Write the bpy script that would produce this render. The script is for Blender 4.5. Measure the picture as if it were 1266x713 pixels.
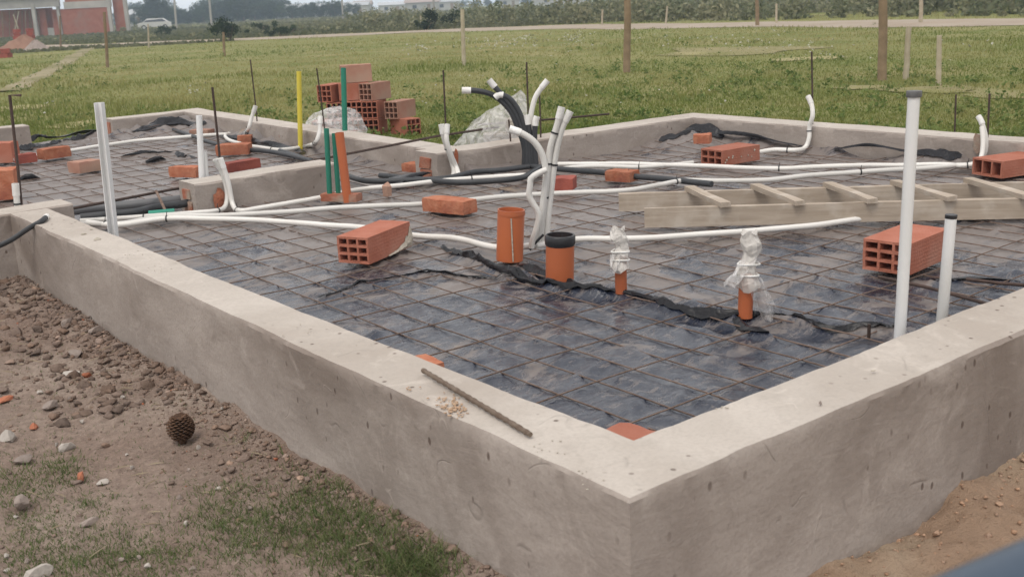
import bpy, math, random
import numpy as np
from mathutils import Vector, Matrix
for o in list(bpy.data.objects): bpy.data.objects.remove(o)
S = bpy.context.scene
COL = S.collection
R = math.radians
# ------------------------------------------------------------------ camera
F, PITCH, ROLL, YAW = 1334.69, R(15.093), R(2.794), R(52.197)
CAM = np.array([-1.404, -1.454, 1.5])
fw = np.array([math.cos(YAW)*math.cos(PITCH), math.sin(YAW)*math.cos(PITCH), -math.sin(PITCH)])
rt = np.array([math.sin(YAW), -math.cos(YAW), 0.]); dn = np.cross(fw, rt)
c_, s_ = math.cos(ROLL), math.sin(ROLL)
ri = c_*rt + s_*dn; do = -s_*rt + c_*dn
cam_d = bpy.data.cameras.new('camera'); cam = bpy.data.objects.new('camera', cam_d); COL.objects.link(cam)
cam_d.sensor_width = 36; cam_d.lens = F/1266*36; cam_d.clip_start = .05; cam_d.clip_end = 6000
cam.matrix_world = Matrix(((ri[0], -do[0], -fw[0], CAM[0]), (ri[1], -do[1], -fw[1], CAM[1]), (ri[2], -do[2], -fw[2], CAM[2]), (0, 0, 0, 1)))
cam_d.dof.use_dof = True; cam_d.dof.focus_distance = 5.0; cam_d.dof.aperture_fstop = 7.0
S.camera = cam
# ------------------------------------------------------------------ sky, sun, exposure
SUN_EL, SUN_AZ = R(62), R(205)      # azimuth measured from +X towards +Y
W = bpy.data.worlds.new('World'); S.world = W; W.use_nodes = True
wn = W.node_tree; wn.nodes.clear()
sky = wn.nodes.new('ShaderNodeTexSky'); sky.sky_type = 'NISHITA'; sky.sun_disc = False
sky.sun_elevation = SUN_EL; sky.sun_rotation = R(90) - SUN_AZ
sky.air_density = 1.0; sky.dust_density = 3.0; sky.ozone_density = 1.0
hs = wn.nodes.new('ShaderNodeHueSaturation'); hs.inputs['Saturation'].default_value = .35   # thin even overcast
bg = wn.nodes.new('ShaderNodeBackground'); bg.inputs[1].default_value = .14
wo = wn.nodes.new('ShaderNodeOutputWorld')
ov = wn.nodes.new('ShaderNodeMixRGB'); ov.inputs[0].default_value = .78; ov.inputs[2].default_value = (5.6, 5.68, 5.8, 1)   # bright cloud deck
wc = wn.nodes.new('ShaderNodeTexCoord'); wm = wn.nodes.new('ShaderNodeMapping'); wm.inputs['Scale'].default_value = (1, 1, 2.2)
wz = wn.nodes.new('ShaderNodeTexNoise'); wz.inputs['Scale'].default_value = 3.2; wz.inputs['Detail'].default_value = 7; wz.inputs['Distortion'].default_value = .5
wr = wn.nodes.new('ShaderNodeMapRange'); wr.inputs[1].default_value = .3; wr.inputs[2].default_value = .7; wr.inputs[3].default_value = .55; wr.inputs[4].default_value = 1.4
wx = wn.nodes.new('ShaderNodeVectorMath'); wx.operation = 'SCALE'; wx.inputs[0].default_value = (5.8, 5.68, 5.62)
wn.links.new(wc.outputs['Generated'], wm.inputs[0]); wn.links.new(wm.outputs[0], wz.inputs['Vector']); wn.links.new(wz.outputs['Fac'], wr.inputs[0]); wn.links.new(wr.outputs[0], wx.inputs['Scale']); wn.links.new(wx.outputs[0], ov.inputs[2])
wn.links.new(sky.outputs[0], hs.inputs['Color']); wn.links.new(hs.outputs[0], ov.inputs[1]); wn.links.new(ov.outputs[0], bg.inputs[0]); wn.links.new(bg.outputs[0], wo.inputs[0])
sun_d = bpy.data.lights.new('sun', 'SUN'); sun_d.energy = 1.0; sun_d.angle = R(24); sun_d.color = (1, .93, .84)
sun = bpy.data.objects.new('sun', sun_d); COL.objects.link(sun)
sd = Vector((math.cos(SUN_EL)*math.cos(SUN_AZ), math.cos(SUN_EL)*math.sin(SUN_AZ), math.sin(SUN_EL)))
sun.rotation_euler = sd.to_track_quat('Z', 'Y').to_euler(); sun.location = (0, 0, 30)
S.view_settings.view_transform = 'Standard'; S.view_settings.look = 'None'
S.view_settings.exposure = 0.52; S.view_settings.gamma = 1; S.view_settings.use_curve_mapping = False
S.cycles.volume_bounces = 3
S.render.resolution_x = 1024; S.render.resolution_y = 576
# ------------------------------------------------------------------ pixel helpers (a pixel gives a direction; distance comes from what it touches)
def ray(x, y): return ri*((x-633)/F) + do*((y-356.5)/F) + fw
def at(x, y, z):
    d = ray(x, y); return CAM + d*((z-CAM[2])/d[2])
def onx(x, y, X):
    d = ray(x, y); return CAM + d*((X-CAM[0])/d[0])
def ony(x, y, Y):
    d = ray(x, y); return CAM + d*((Y-CAM[1])/d[1])
fh = np.array([math.cos(YAW), math.sin(YAW), 0.])
def up(base, x, y):
    d = ray(x, y); b = np.array(base, float); return CAM + d*(((b-CAM) @ fh)/(d @ fh))
SLOPE = .005
def terr(x, y):
    r = np.hypot(x, y); return .1 - SLOPE*np.maximum(0, r-25)
def far(x, y):
    z = .1
    for _ in range(40):
        p = at(x, y, z)
        z = .5*z + .5*float(terr(p[0], p[1]))
    return np.array([p[0], p[1], float(terr(p[0], p[1]))])
ZF = .315       # plastic film
ZM = .345       # top of the mesh
rng = np.random.default_rng(7); random.seed(7)
# ------------------------------------------------------------------ noise
def _h(ix, iy, s):
    n = (ix.astype(np.int64)*374761393 + iy.astype(np.int64)*668265263 + s*69069) & 0xffffffff
    n = ((n ^ (n >> 13))*1274126177) & 0xffffffff
    return ((n ^ (n >> 16)) & 0xffff)/65535.
def vn(x, y, s=0):
    x = np.asarray(x, float); y = np.asarray(y, float)
    ix = np.floor(x); iy = np.floor(y); u = x-ix; v = y-iy
    u = u*u*(3-2*u); v = v*v*(3-2*v)
    a, b, c, d = _h(ix, iy, s), _h(ix+1, iy, s), _h(ix, iy+1, s), _h(ix+1, iy+1, s)
    return (a*(1-u)+b*u)*(1-v) + (c*(1-u)+d*u)*v
def fbm(x, y, s=0, o=4):
    t = 0; a = .5; n = 0
    for i in range(o):
        t = t + a*vn(x*2**i+17.3*i, y*2**i-9.1*i, s+i); n += a; a *= .5
    return t/n
def ridge(x, y, s=0, o=3):
    t = 0; a = .5; n = 0
    for i in range(o):
        t = t + a*(1-np.abs(2*vn(x*2**i+5.7*i, y*2**i+3.3*i, s+i)-1)); n += a; a *= .5
    return t/n
# ------------------------------------------------------------------ materials
def mat(name, c1, c2=None, scale=4., rough=.8, spec=.3, bump=0., bscale=60., c3=None, s3=.6, det=6, metal=0., attr=None, rough2=None):
    m = bpy.data.materials.new(name); m.use_nodes = True; nt = m.node_tree; N = nt.nodes; L = nt.links
    b = N['Principled BSDF']; b.inputs['Roughness'].default_value = rough; b.inputs['Specular IOR Level'].default_value = spec; b.inputs['Metallic'].default_value = metal
    tc = N.new('ShaderNodeTexCoord'); out = tc.outputs['Object']
    if c2 is None: c2 = tuple(v*.8 for v in c1)
    n = N.new('ShaderNodeTexNoise'); n.inputs['Scale'].default_value = scale; n.inputs['Detail'].default_value = det; L.new(out, n.inputs['Vector'])
    r = N.new('ShaderNodeValToRGB'); r.color_ramp.elements[0].position = .35; r.color_ramp.elements[1].position = .65
    r.color_ramp.elements[0].color = (*c1, 1); r.color_ramp.elements[1].color = (*c2, 1); L.new(n.outputs['Fac'], r.inputs[0])
    col = r.outputs[0]
    if c3 is not None:
        n3 = N.new('ShaderNodeTexNoise'); n3.inputs['Scale'].default_value = scale*.31; n3.inputs['Detail'].default_value = 5; L.new(out, n3.inputs['Vector'])
        r3 = N.new('ShaderNodeValToRGB'); r3.color_ramp.elements[0].position = s3; r3.color_ramp.elements[1].position = min(1, s3+.15); L.new(n3.outputs['Fac'], r3.inputs[0])
        mx = N.new('ShaderNodeMixRGB'); L.new(r3.outputs[0], mx.inputs[0]); L.new(col, mx.inputs[1]); mx.inputs[2].default_value = (*c3, 1); col = mx.outputs[0]
    if attr:
        at_ = N.new('ShaderNodeAttribute'); at_.attribute_name = attr
        mx = N.new('ShaderNodeMixRGB'); mx.blend_type = 'MULTIPLY'; mx.inputs[0].default_value = 1; L.new(col, mx.inputs[1]); L.new(at_.outputs['Color'], mx.inputs[2]); col = mx.outputs[0]
    oi = N.new('ShaderNodeObjectInfo'); mr = N.new('ShaderNodeMapRange'); mr.inputs[3].default_value = .86; mr.inputs[4].default_value = 1.12; L.new(oi.outputs['Random'], mr.inputs[0])
    hv = N.new('ShaderNodeHueSaturation'); L.new(mr.outputs[0], hv.inputs['Value']); L.new(col, hv.inputs['Color'])
    L.new(hv.outputs[0], b.inputs['Base Color'])
    if rough2 is not None:
        rr = N.new('ShaderNodeMapRange'); rr.inputs[3].default_value = rough; rr.inputs[4].default_value = rough2; L.new(n.outputs['Fac'], rr.inputs[0]); L.new(rr.outputs[0], b.inputs['Roughness'])
    if bump:
        nb = N.new('ShaderNodeTexNoise'); nb.inputs['Scale'].default_value = bscale; nb.inputs['Detail'].default_value = 6; L.new(out, nb.inputs['Vector'])
        bu = N.new('ShaderNodeBump'); bu.inputs['Strength'].default_value = bump; bu.inputs['Distance'].default_value = .01; L.new(nb.outputs['Fac'], bu.inputs['Height']); L.new(bu.outputs[0], b.inputs['Normal'])
    m['hv'] = 1
    return m
def cement(name, ca, cb, cc):
    m = bpy.data.materials.new(name); m.use_nodes = True; nt = m.node_tree; N = nt.nodes; L = nt.links; b = N['Principled BSDF']
    b.inputs['Roughness'].default_value = .92; b.inputs['Specular IOR Level'].default_value = .2
    tc = N.new('ShaderNodeTexCoord'); O = tc.outputs['Object']
    def noise(sc, det=6, rg=.55, dist=0., vec=None):
        n = N.new('ShaderNodeTexNoise'); n.inputs['Scale'].default_value = sc; n.inputs['Detail'].default_value = det; n.inputs['Roughness'].default_value = rg; n.inputs['Distortion'].default_value = dist
        L.new(vec or O, n.inputs['Vector']); return n.outputs['Fac']
    def ramp(fac, a, bb, ca_=(0, 0, 0), cb_=(1, 1, 1)):
        r = N.new('ShaderNodeValToRGB'); r.color_ramp.elements[0].position = a; r.color_ramp.elements[1].position = bb; r.color_ramp.elements[0].color = (*ca_, 1); r.color_ramp.elements[1].color = (*cb_, 1); L.new(fac, r.inputs[0]); return r.outputs[0]
    def mix(f, a, bb, t='MIX'):
        x = N.new('ShaderNodeMixRGB'); x.blend_type = t
        for i, v in ((0, f), (1, a), (2, bb)):
            if isinstance(v, (int, float)): x.inputs[i].default_value = v if i == 0 else (v, v, v, 1)
            elif isinstance(v, tuple): x.inputs[i].default_value = (*v, 1)
            else: L.new(v, x.inputs[i])
        return x.outputs[0]
    mp = N.new('ShaderNodeMapping'); mp.inputs['Scale'].default_value = (1, 1, 2.6); mp.inputs['Rotation'].default_value = (.25, .2, 0); L.new(O, mp.inputs[0]); sw = mp.outputs[0]
    col = mix(ramp(noise(2.3, 7, .6, .8, sw), .35, .68), ca, cb)
    col = mix(ramp(noise(1.1, 6, .62, .6), .47, .68), col, cc)
    col = mix(mix(1, ramp(noise(4.2, 7, .68, 1.6), .55, .66), .45, 'MULTIPLY'), col, tuple(min(1, v*1.12) for v in cb))
    col = mix(mix(1, ramp(noise(11, 6, .65, 1.5, sw), .52, .75), .35, 'MULTIPLY'), col, tuple(v*.72 for v in ca))
    col = mix(mix(1, ramp(noise(90, 3), .45, .7), .3, 'MULTIPLY'), col, tuple(v*.75 for v in ca))
    vo = N.new('ShaderNodeTexVoronoi'); vo.inputs['Scale'].default_value = 13; vo.inputs['Randomness'].default_value = 1; 
    mp2 = N.new('ShaderNodeMapping'); mp2.inputs['Scale'].default_value = (1, 1, .55); L.new(O, mp2.inputs[0]); L.new(mp2.outputs[0], vo.inputs['Vector'])
    pit = ramp(vo.outputs['Distance'], .08, .15, (1, 1, 1), (0, 0, 0))
    pit = mix(1, pit, ramp(noise(1.1, 3), .46, .56), 'MULTIPLY')
    vo.inputs['Scale'].default_value = 19
    col = mix(mix(1, pit, .8, 'MULTIPLY'), col, (.10, .07, .055))
    L.new(col, b.inputs['Base Color'])
    def iso(sc, dist, wdt, seedv):
        mpx = N.new('ShaderNodeMapping'); mpx.inputs['Location'].default_value = seedv; L.new(O, mpx.inputs[0])
        n_ = noise(sc, 2, .5, dist, mpx.outputs[0]); sb = N.new('ShaderNodeMath'); sb.operation = 'SUBTRACT'; sb.inputs[1].default_value = .5; L.new(n_, sb.inputs[0]); ab = N.new('ShaderNodeMath'); ab.operation = 'ABSOLUTE'; L.new(sb.outputs[0], ab.inputs[0])
        return ramp(ab.outputs[0], 0., wdt, (1, 1, 1), (0, 0, 0))
    marks = mix(1, iso(2.2, .9, .008, (3, 1, 7)), ramp(noise(6.0, 2), .56, .62), 'MULTIPLY')
    marks2 = mix(1, iso(3.4, .7, .010, (9, 4, 2)), ramp(noise(5.0, 2, .5, 0, mp2.outputs[0]), .63, .69), 'MULTIPLY')
    col = mix(mix(1, marks, .35, 'MULTIPLY'), col, tuple(v*.62 for v in ca)); col = mix(mix(1, marks2, .3, 'MULTIPLY'), col, tuple(min(1, v*1.35) for v in cb))
    for lk in list(b.inputs['Base Color'].links): L.remove(lk)
    L.new(col, b.inputs['Base Color'])
    hsum = mix(.5, noise(6, 6, .6, 1.2, sw), noise(45, 5, .6)); hsum = mix(mix(1, marks, .6, 'MULTIPLY'), hsum, (0, 0, 0)); hsum = mix(mix(1, marks2, .5, 'MULTIPLY'), hsum, (1, 1, 1)); hsum = mix(mix(1, pit, .9, 'MULTIPLY'), hsum, (0, 0, 0))
    bu = N.new('ShaderNodeBump'); bu.inputs['Strength'].default_value = .42; bu.inputs['Distance'].default_value = .012; L.new(hsum, bu.inputs['Height']); L.new(bu.outputs[0], b.inputs['Normal'])
    return m
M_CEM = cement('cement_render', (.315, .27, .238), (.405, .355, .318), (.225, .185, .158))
M_TOP = cement('lit_cement_skim', (.455, .408, .362), (.525, .475, .425), (.395, .345, .30))  # dry skim finish, with the sky-lit brightness of the tops put into its colour
M_BRICK = mat('terracotta', (.35, .125, .08), (.40, .16, .11), 9, .88, .2, .35, 90, (.40, .21, .155), .55)
M_BRICKP = mat('terracotta_pale', (.36, .19, .14), (.40, .24, .18), 7, .9, .2, .35, 90, (.36, .25, .19), .5)
M_BRICKD = mat('terracotta_dark', (.24, .065, .05), (.32, .09, .065), 9, .85, .25, .4, 90, (.42, .16, .09), .66)
M_CHIP = mat('soft_brick', (.36, .125, .07), (.44, .19, .115), 16, .92, .15, .6, 60, (.29, .095, .06), .54)
M_MORTAR = mat('mortar', (.38, .34, .28), (.46, .42, .355), 14, .95, .1, .6, 70)
M_WHITE = mat('white_conduit', (.72, .70, .665), (.64, .62, .58), 3.5, .45, .4, .12, 400, (.46, .42, .37), .60)
M_PVC = mat('white_pvc', (.74, .74, .74), (.67, .67, .66), 3, .35, .5, .05, 60, (.44, .42, .38), .60)
M_GREY = mat('grey_conduit', (.035, .038, .042), (.05, .052, .056), 5, .5, .4, .2, 300)
M_BLACK = mat('black_plastic', (.012, .012, .014), (.022, .022, .024), 8, .4, .5, .2, 90)
M_TAPE = mat('white_tape', (.78, .77, .75), (.66, .64, .60), 20, .6, .3, .3, 120)
M_ORANGE = mat('orange_pipe', (.45, .125, .045), (.40, .11, .045), 3, .42, .45, .06, 60, (.36, .15, .09), .60)
M_GREEN = mat('green_pipe', (.02, .17, .115), (.025, .20, .135), 4, .45, .4, .1, 60)
M_YELLOW = mat('yellow_pipe', (.62, .50, .05), (.56, .46, .06), 4, .5, .4, .1, 60)
M_RUST = mat('rusty_steel', (.12, .078, .058), (.20, .14, .11), 30, .8, .4, .3, 200)
M_IRON = mat('dark_rebar', (.05, .032, .026), (.08, .05, .04), 30, .75, .4, .3, 200)
M_DUSTY = mat('dusty_rebar', (.20, .155, .12), (.14, .10, .075), 40, .85, .3, .6, 300)
M_POST = mat('weathered_post', (.26, .19, .12), (.19, .135, .085), 6, .9, .2, .5, 40)
M_POSTP = mat('pale_post', (.46, .40, .30), (.38, .32, .23), 6, .9, .2, .5, 40)
M_STONE = mat('pale_stone', (.46, .42, .38), (.36, .32, .28), 14, .95, .15, .7, 60)
M_STONED = mat('grey_stone', (.30, .25, .22), (.24, .195, .17), 14, .95, .15, .7, 60)
M_CLOD = mat('clod_soil', (.255, .185, .148), (.20, .145, .115), 20, .98, .1, .8, 90, attr='tint')
M_STRAW = mat('straw', (.36, .30, .21), (.28, .22, .15), 20, .9, .2)
M_STEELBLUE = mat('blue_paint', (.035, .06, .095), (.045, .07, .105), 5, .35, .5, .03, 60)
M_CONC = mat('raw_concrete', (.30, .285, .27), (.38, .36, .34), .8, .9, .2, .3, 6)
M_ROOF = mat('pale_roof', (.46, .47, .48), (.40, .41, .42), 1, .6, .3)
M_WALLP = mat('pale_wall', (.42, .41, .39), (.36, .35, .33), 1, .9, .2)
M_GLASS = mat('dark_glass', (.03, .035, .04), (.04, .045, .05), 1, .12, .6)
M_CAR = mat('white_car_paint', (.55, .55, .55), (.5, .5, .5), 1, .25, .5)
M_TYRE = mat('tyre', (.02, .02, .02), (.03, .03, .03), 5, .9, .2)
M_BARK = mat('bark', (.13, .10, .075), (.09, .07, .05), 4, .95, .1, .5, 20)
def wood_mat():
    m = bpy.data.materials.new('dusty_timber'); m.use_nodes = True; nt = m.node_tree; N = nt.nodes; L = nt.links; b = N['Principled BSDF']; b.inputs['Roughness'].default_value = .88; b.inputs['Specular IOR Level'].default_value = .2
    tc = N.new('ShaderNodeTexCoord'); mp = N.new('ShaderNodeMapping'); mp.inputs['Scale'].default_value = (1.5, 22, 22); L.new(tc.outputs['Object'], mp.inputs[0])
    n = N.new('ShaderNodeTexNoise'); n.inputs['Scale'].default_value = 2; n.inputs['Detail'].default_value = 8; n.inputs['Distortion'].default_value = .6; L.new(mp.outputs[0], n.inputs['Vector'])
    r = N.new('ShaderNodeValToRGB'); r.color_ramp.elements[0].position = .3; r.color_ramp.elements[1].position = .7; r.color_ramp.elements[0].color = (.335, .275, .215, 1); r.color_ramp.elements[1].color = (.46, .39, .32, 1); L.new(n.outputs['Fac'], r.inputs[0])
    n2 = N.new('ShaderNodeTexNoise'); n2.inputs['Scale'].default_value = 9; n2.inputs['Detail'].default_value = 6; L.new(tc.outputs['Object'], n2.inputs['Vector'])
    r2 = N.new('ShaderNodeValToRGB'); r2.color_ramp.elements[0].position = .5; r2.color_ramp.elements[1].position = .68; L.new(n2.outputs['Fac'], r2.inputs[0])
    mx = N.new('ShaderNodeMixRGB'); L.new(r2.outputs[0], mx.inputs[0]); L.new(r.outputs[0], mx.inputs[1]); mx.inputs[2].default_value = (.48, .42, .355, 1)
    L.new(mx.outputs[0], b.inputs['Base Color'])
    bu = N.new('ShaderNodeBump'); bu.inputs['Strength'].default_value = .5; bu.inputs['Distance'].default_value = .004; L.new(n.outputs['Fac'], bu.inputs['Height']); L.new(bu.outputs[0], b.inputs['Normal'])
    return m
M_WOOD = wood_mat()
def bag_mat():
    m = bpy.data.materials.new('clear_polythene'); m.use_nodes = True; nt = m.node_tree; N = nt.nodes; L = nt.links; b = N['Principled BSDF']
    b.inputs['Base Color'].default_value = (.74, .72, .71, 1); b.inputs['Roughness'].default_value = .2; b.inputs['Specular IOR Level'].default_value = .7
    tc = N.new('ShaderNodeTexCoord'); n = N.new('ShaderNodeTexNoise'); n.inputs['Scale'].default_value = 14; n.inputs['Detail'].default_value = 5; n.inputs['Distortion'].default_value = 1.2; L.new(tc.outputs['Object'], n.inputs['Vector'])
    mr = N.new('ShaderNodeMapRange'); mr.inputs[1].default_value = .3; mr.inputs[2].default_value = .7; mr.inputs[3].default_value = .12; mr.inputs[4].default_value = .60; L.new(n.outputs['Fac'], mr.inputs[0]); L.new(mr.outputs[0], b.inputs['Alpha'])
    bu = N.new('ShaderNodeBump'); bu.inputs['Strength'].default_value = .7; bu.inputs['Distance'].default_value = .02; L.new(n.outputs['Fac'], bu.inputs['Height']); L.new(bu.outputs[0], b.inputs['Normal'])
    return m
M_BAG = bag_mat()
def leaf_mat(name, c1, c2):
    m = bpy.data.materials.new(name); m.use_nodes = True; nt = m.node_tree; N = nt.nodes; L = nt.links; b = N['Principled BSDF']; b.inputs['Roughness'].default_value = .75; b.inputs['Specular IOR Level'].default_value = .15
    a = N.new('ShaderNodeAttribute'); a.attribute_name = 'tint'
    mx = N.new('ShaderNodeMixRGB'); L.new(a.outputs['Fac'], mx.inputs[0]); mx.inputs[1].default_value = (*c1, 1); mx.inputs[2].default_value = (*c2, 1)
    oi = N.new('ShaderNodeObjectInfo'); mr = N.new('ShaderNodeMapRange'); mr.inputs[3].default_value = .75; mr.inputs[4].default_value = 1.2; L.new(oi.outputs['Random'], mr.inputs[0])
    hv = N.new('ShaderNodeHueSaturation'); L.new(mr.outputs[0], hv.inputs['Value']); L.new(mx.outputs[0], hv.inputs['Color']); L.new(hv.outputs[0], b.inputs['Base Color'])
    tr = N.new('ShaderNodeBsdfTranslucent'); L.new(hv.outputs[0], tr.inputs[0]); ms = N.new('ShaderNodeMixShader'); ms.inputs[0].default_value = .3
    L.new(b.outputs[0], ms.inputs[1]); L.new(tr.outputs[0], ms.inputs[2]); L.new(ms.outputs[0], N['Material Output'].inputs[0])
    return m
M_LEAF = leaf_mat('tree_leaves', (.022, .04, .022), (.055, .08, .04))
M_SCRUB = leaf_mat('scrub_leaves', (.11, .13, .07), (.28, .265, .165))
M_GRASS = leaf_mat('meadow_grass', (.165, .205, .048), (.37, .33, .14))
M_FLOWER = mat('white_petals', (.48, .47, .40), (.40, .39, .32), 10, .8, .2)
# ------------------------------------------------------------------ mesh helpers
class MB:
    def __init__(s): s.v = []; s.f = []
    def add(s, v, f):
        n = len(s.v); s.v += [tuple(float(c) for c in p) for p in v]; s.f += [tuple(i+n for i in q) for q in f]; return s
    def box(s, c, d, rz=0., tilt=0.):
        c = np.array(c, float); h = np.array(d, float)/2
        p = np.array([[sx, sy, sz] for sx in (-1, 1) for sy in (-1, 1) for sz in (-1, 1)])*h
        if tilt: ct, st = math.cos(tilt), math.sin(tilt); p = p @ np.array([[ct, 0, -st], [0, 1, 0], [st, 0, ct]]).T
        ca, sa = math.cos(rz), math.sin(rz); p = p @ np.array([[ca, sa, 0], [-sa, ca, 0], [0, 0, 1]])
        return s.add(p+c, [(0, 1, 3, 2), (4, 6, 7, 5), (0, 4, 5, 1), (2, 3, 7, 6), (0, 2, 6, 4), (1, 5, 7, 3)])
    def tube(s, pts, r, seg=8, cap=True, wall=0.):
        P = np.array(pts, float); n = len(P); rr = np.full(n, r) if np.isscalar(r) else np.array(r)
        T = np.gradient(P, axis=0); T /= np.linalg.norm(T, axis=1)[:, None]+1e-12
        u = np.array([0, 0, 1.]) if abs(T[0][2]) < .9 else np.array([1., 0, 0])
        V = []; a = np.arange(seg)*2*math.pi/seg
        for i in range(n):
            u = u - T[i]*(u @ T[i]); u /= np.linalg.norm(u); w = np.cross(T[i], u)
            V.append(P[i] + rr[i]*(np.cos(a)[:, None]*u + np.sin(a)[:, None]*w))
        V = np.concatenate(V); f = []
        for i in range(n-1):
            for j in range(seg): k = (j+1) % seg; f.append((i*seg+j, i*seg+k, (i+1)*seg+k, (i+1)*seg+j))
        if wall:
            q = []; b0 = n*seg
            for i in (n-1, max(0, n-2)):
                q.append(P[i] + (V[i*seg:(i+1)*seg]-P[i])*(1-wall))
            # open mouth: rim, then an inner sleeve to the bottom
            q[1] = P[0] + (V[0:seg]-P[0])*(1-wall)
            V = np.concatenate([V]+q)
            for j in range(seg):
                k = (j+1) % seg; t = (n-1)*seg
                f.append((t+j, t+k, b0+k, b0+j)); f.append((b0+j, b0+k, b0+seg+k, b0+seg+j))
            f.append(tuple(range(seg-1, -1, -1)))
        elif cap:
            f.append(tuple(range(seg-1, -1, -1))); f.append(tuple(range((n-1)*seg, n*seg)))
        return s.add(V, f)
    def obj(s, name, m, parent=None, smooth=None, loc=None): return mk(name, s.v, s.f, m, parent, smooth, loc)
def mk(name, v, f, m, parent=None, smooth=None, loc=None):
    v = np.array(v, float)
    if loc is not None: v = v-np.array(loc)
    me = bpy.data.meshes.new(name); me.from_pydata(v.tolist(), [], [tuple(q) for q in f])
    me.materials.append(m)
    if smooth is not None:
        me.polygons.foreach_set('use_smooth', [True]*len(me.polygons)); me.set_sharp_from_angle(angle=R(smooth))
    o = bpy.data.objects.new(name, me); COL.objects.link(o)
    if loc is not None: o.location = loc
    if parent is not None:
        o.parent = parent
        if loc is None: o.location = -parent_loc(parent)
        else: o.location = Vector(loc)-parent_loc(parent)
    return o
def parent_loc(p):
    l = Vector(p.location)
    if p.parent: l = l+parent_loc(p.parent)
    return l
def fast(name, v, faces, m, tint=None, smooth=False, loops=3):
    """big triangle/quad soup through foreach_set"""
    me = bpy.data.meshes.new(name); v = np.asarray(v, np.float32); f = np.asarray(faces, np.int32)
    me.vertices.add(len(v)); me.vertices.foreach_set('co', v.ravel())
    me.loops.add(f.size); me.loops.foreach_set('vertex_index', f.ravel())
    me.polygons.add(len(f)); me.polygons.foreach_set('loop_start', np.arange(len(f), dtype=np.int32)*f.shape[1])
    if smooth: me.polygons.foreach_set('use_smooth', np.ones(len(f), bool))
    if tint is not None:
        t = np.asarray(tint, np.float32)
        if t.ndim == 1: t = np.repeat(t[:, None], 3, 1)
        ca = me.color_attributes.new('tint', 'FLOAT_COLOR', 'POINT'); ca.data.foreach_set('color', np.concatenate([t, np.ones((len(t), 1), np.float32)], 1).ravel())
    me.update(); me.validate(); me.materials.append(m)
    o = bpy.data.objects.new(name, me); COL.objects.link(o); return o
def empty(name, loc):
    o = bpy.data.objects.new(name, None); o.empty_display_size = .1; COL.objects.link(o); o.location = tuple(float(c) for c in loc); return o
def tag(o, label=None, cat=None, group=None, kind=None):
    if label: o['label'] = label
    if cat: o['category'] = cat
    if group: o['group'] = group
    if kind: o['kind'] = kind
    return o
def spline(P, step=.03):
    P = np.array(P, float)
    if len(P) < 3:
        n = max(2, int(np.linalg.norm(P[1]-P[0])/step)); return P[0]+(P[1]-P[0])*np.linspace(0, 1, n)[:, None]
    Q = np.vstack([2*P[0]-P[1], P, 2*P[-1]-P[-2]]); out = []
    for i in range(1, len(Q)-2):
        n = max(2, int(np.linalg.norm(Q[i+1]-Q[i])/step))
        t = np.linspace(0, 1, n, endpoint=False)[:, None]
        # centripetal-like: clamp tangents to the local chord so short and long spans stay smooth
        L = np.linalg.norm(Q[i+1]-Q[i])
        m0 = (Q[i+1]-Q[i-1])/(np.linalg.norm(Q[i+1]-Q[i])+np.linalg.norm(Q[i]-Q[i-1])+1e-9)*L
        m1 = (Q[i+2]-Q[i])/(np.linalg.norm(Q[i+2]-Q[i+1])+np.linalg.norm(Q[i+1]-Q[i])+1e-9)*L
        out.append((2*t**3-3*t**2+1)*Q[i]+(t**3-2*t**2+t)*m0+(-2*t**3+3*t**2)*Q[i+1]+(t**3-t**2)*m1)
    return np.vstack(out+[Q[-2][None]])
def path(px, z=.36):
    """pixel path: (x, y) on the slab at height z; (x, y, h) at height h; (x, y, 'u') upright above the last slab point"""
    out = []; base = None
    if len(px[0]) == 3 and px[0][2] == 'u':
        k = next(i for i, q in enumerate(px) if not (len(q) == 3 and q[2] == 'u')); q = px[k]; base = at(q[0], q[1], q[2] if len(q) == 3 else z)
    for q in px:
        if len(q) == 4: out.append(onx(q[0], q[1], q[3]) if q[2] == 'x' else ony(q[0], q[1], q[3])); base = out[-1]
        elif len(q) == 3 and q[2] == 'u': out.append(up(base, q[0], q[1]))
        else:
            p = at(q[0], q[1], q[2] if len(q) == 3 else z); out.append(p); base = p
    return np.array(out)
# ================================================================== SETTING
# ------------------------------------------------------------------ ground
def graded(a, b, step, g, lim):
    fine = list(np.arange(a, b, step)); lo = []; hi = []; s = step; x = a
    while x > -lim: s *= g; x -= s; lo.append(x)
    s = step; x = fine[-1]
    while x < lim: s *= g; x += s; hi.append(x)
    return np.array(lo[::-1]+fine+hi)
def wall_heap(x, y):
    """soil pushed up against the outer faces of the foundation"""
    l = np.exp(-np.maximum(0, -x)/.16)*(x < .1)*(y > -.05)*(y < 4.9)
    return l
def ground_z(x, y):
    near = np.exp(-(np.maximum(0, np.hypot(x, y-1)-6)/5)**2)
    z = terr(x, y) + near*(.05*(fbm(x*1.3, y*1.3, 3)-.5) + .034*(fbm(x*7, y*7, 11)-.5) + .026*(ridge(x*14, y*14, 21)-.5)*(x < .1))
    z = z + near*wall_heap(x, y)*(.02+.035*fbm(x*6, y*6, 5))
    z = z + np.where((x < 0) & (y > 2), .012*np.clip(y-2, 0, 3.5), 0)*near
    # trampled sand on the right: heaps and hollows
    sd_ = (y < .05)*(x > .1)*near
    z = z + sd_*(.07*(fbm(x*3.1+4, y*3.1, 31)-.5) + .045*(ridge(x*6, y*6, 37)-.55) + .03*(ridge(x*15, y*15, 39)-.55)) - sd_*.02
    z = z + (1-near)*.10*(fbm(x*.22, y*.22, 8)-.5)*(np.hypot(x, y) < 120)
    return z
gx = graded(-1.5, 2.0, .02, 1.06, 800); gy = graded(-1.0, 5.3, .02, 1.06, 800)
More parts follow.
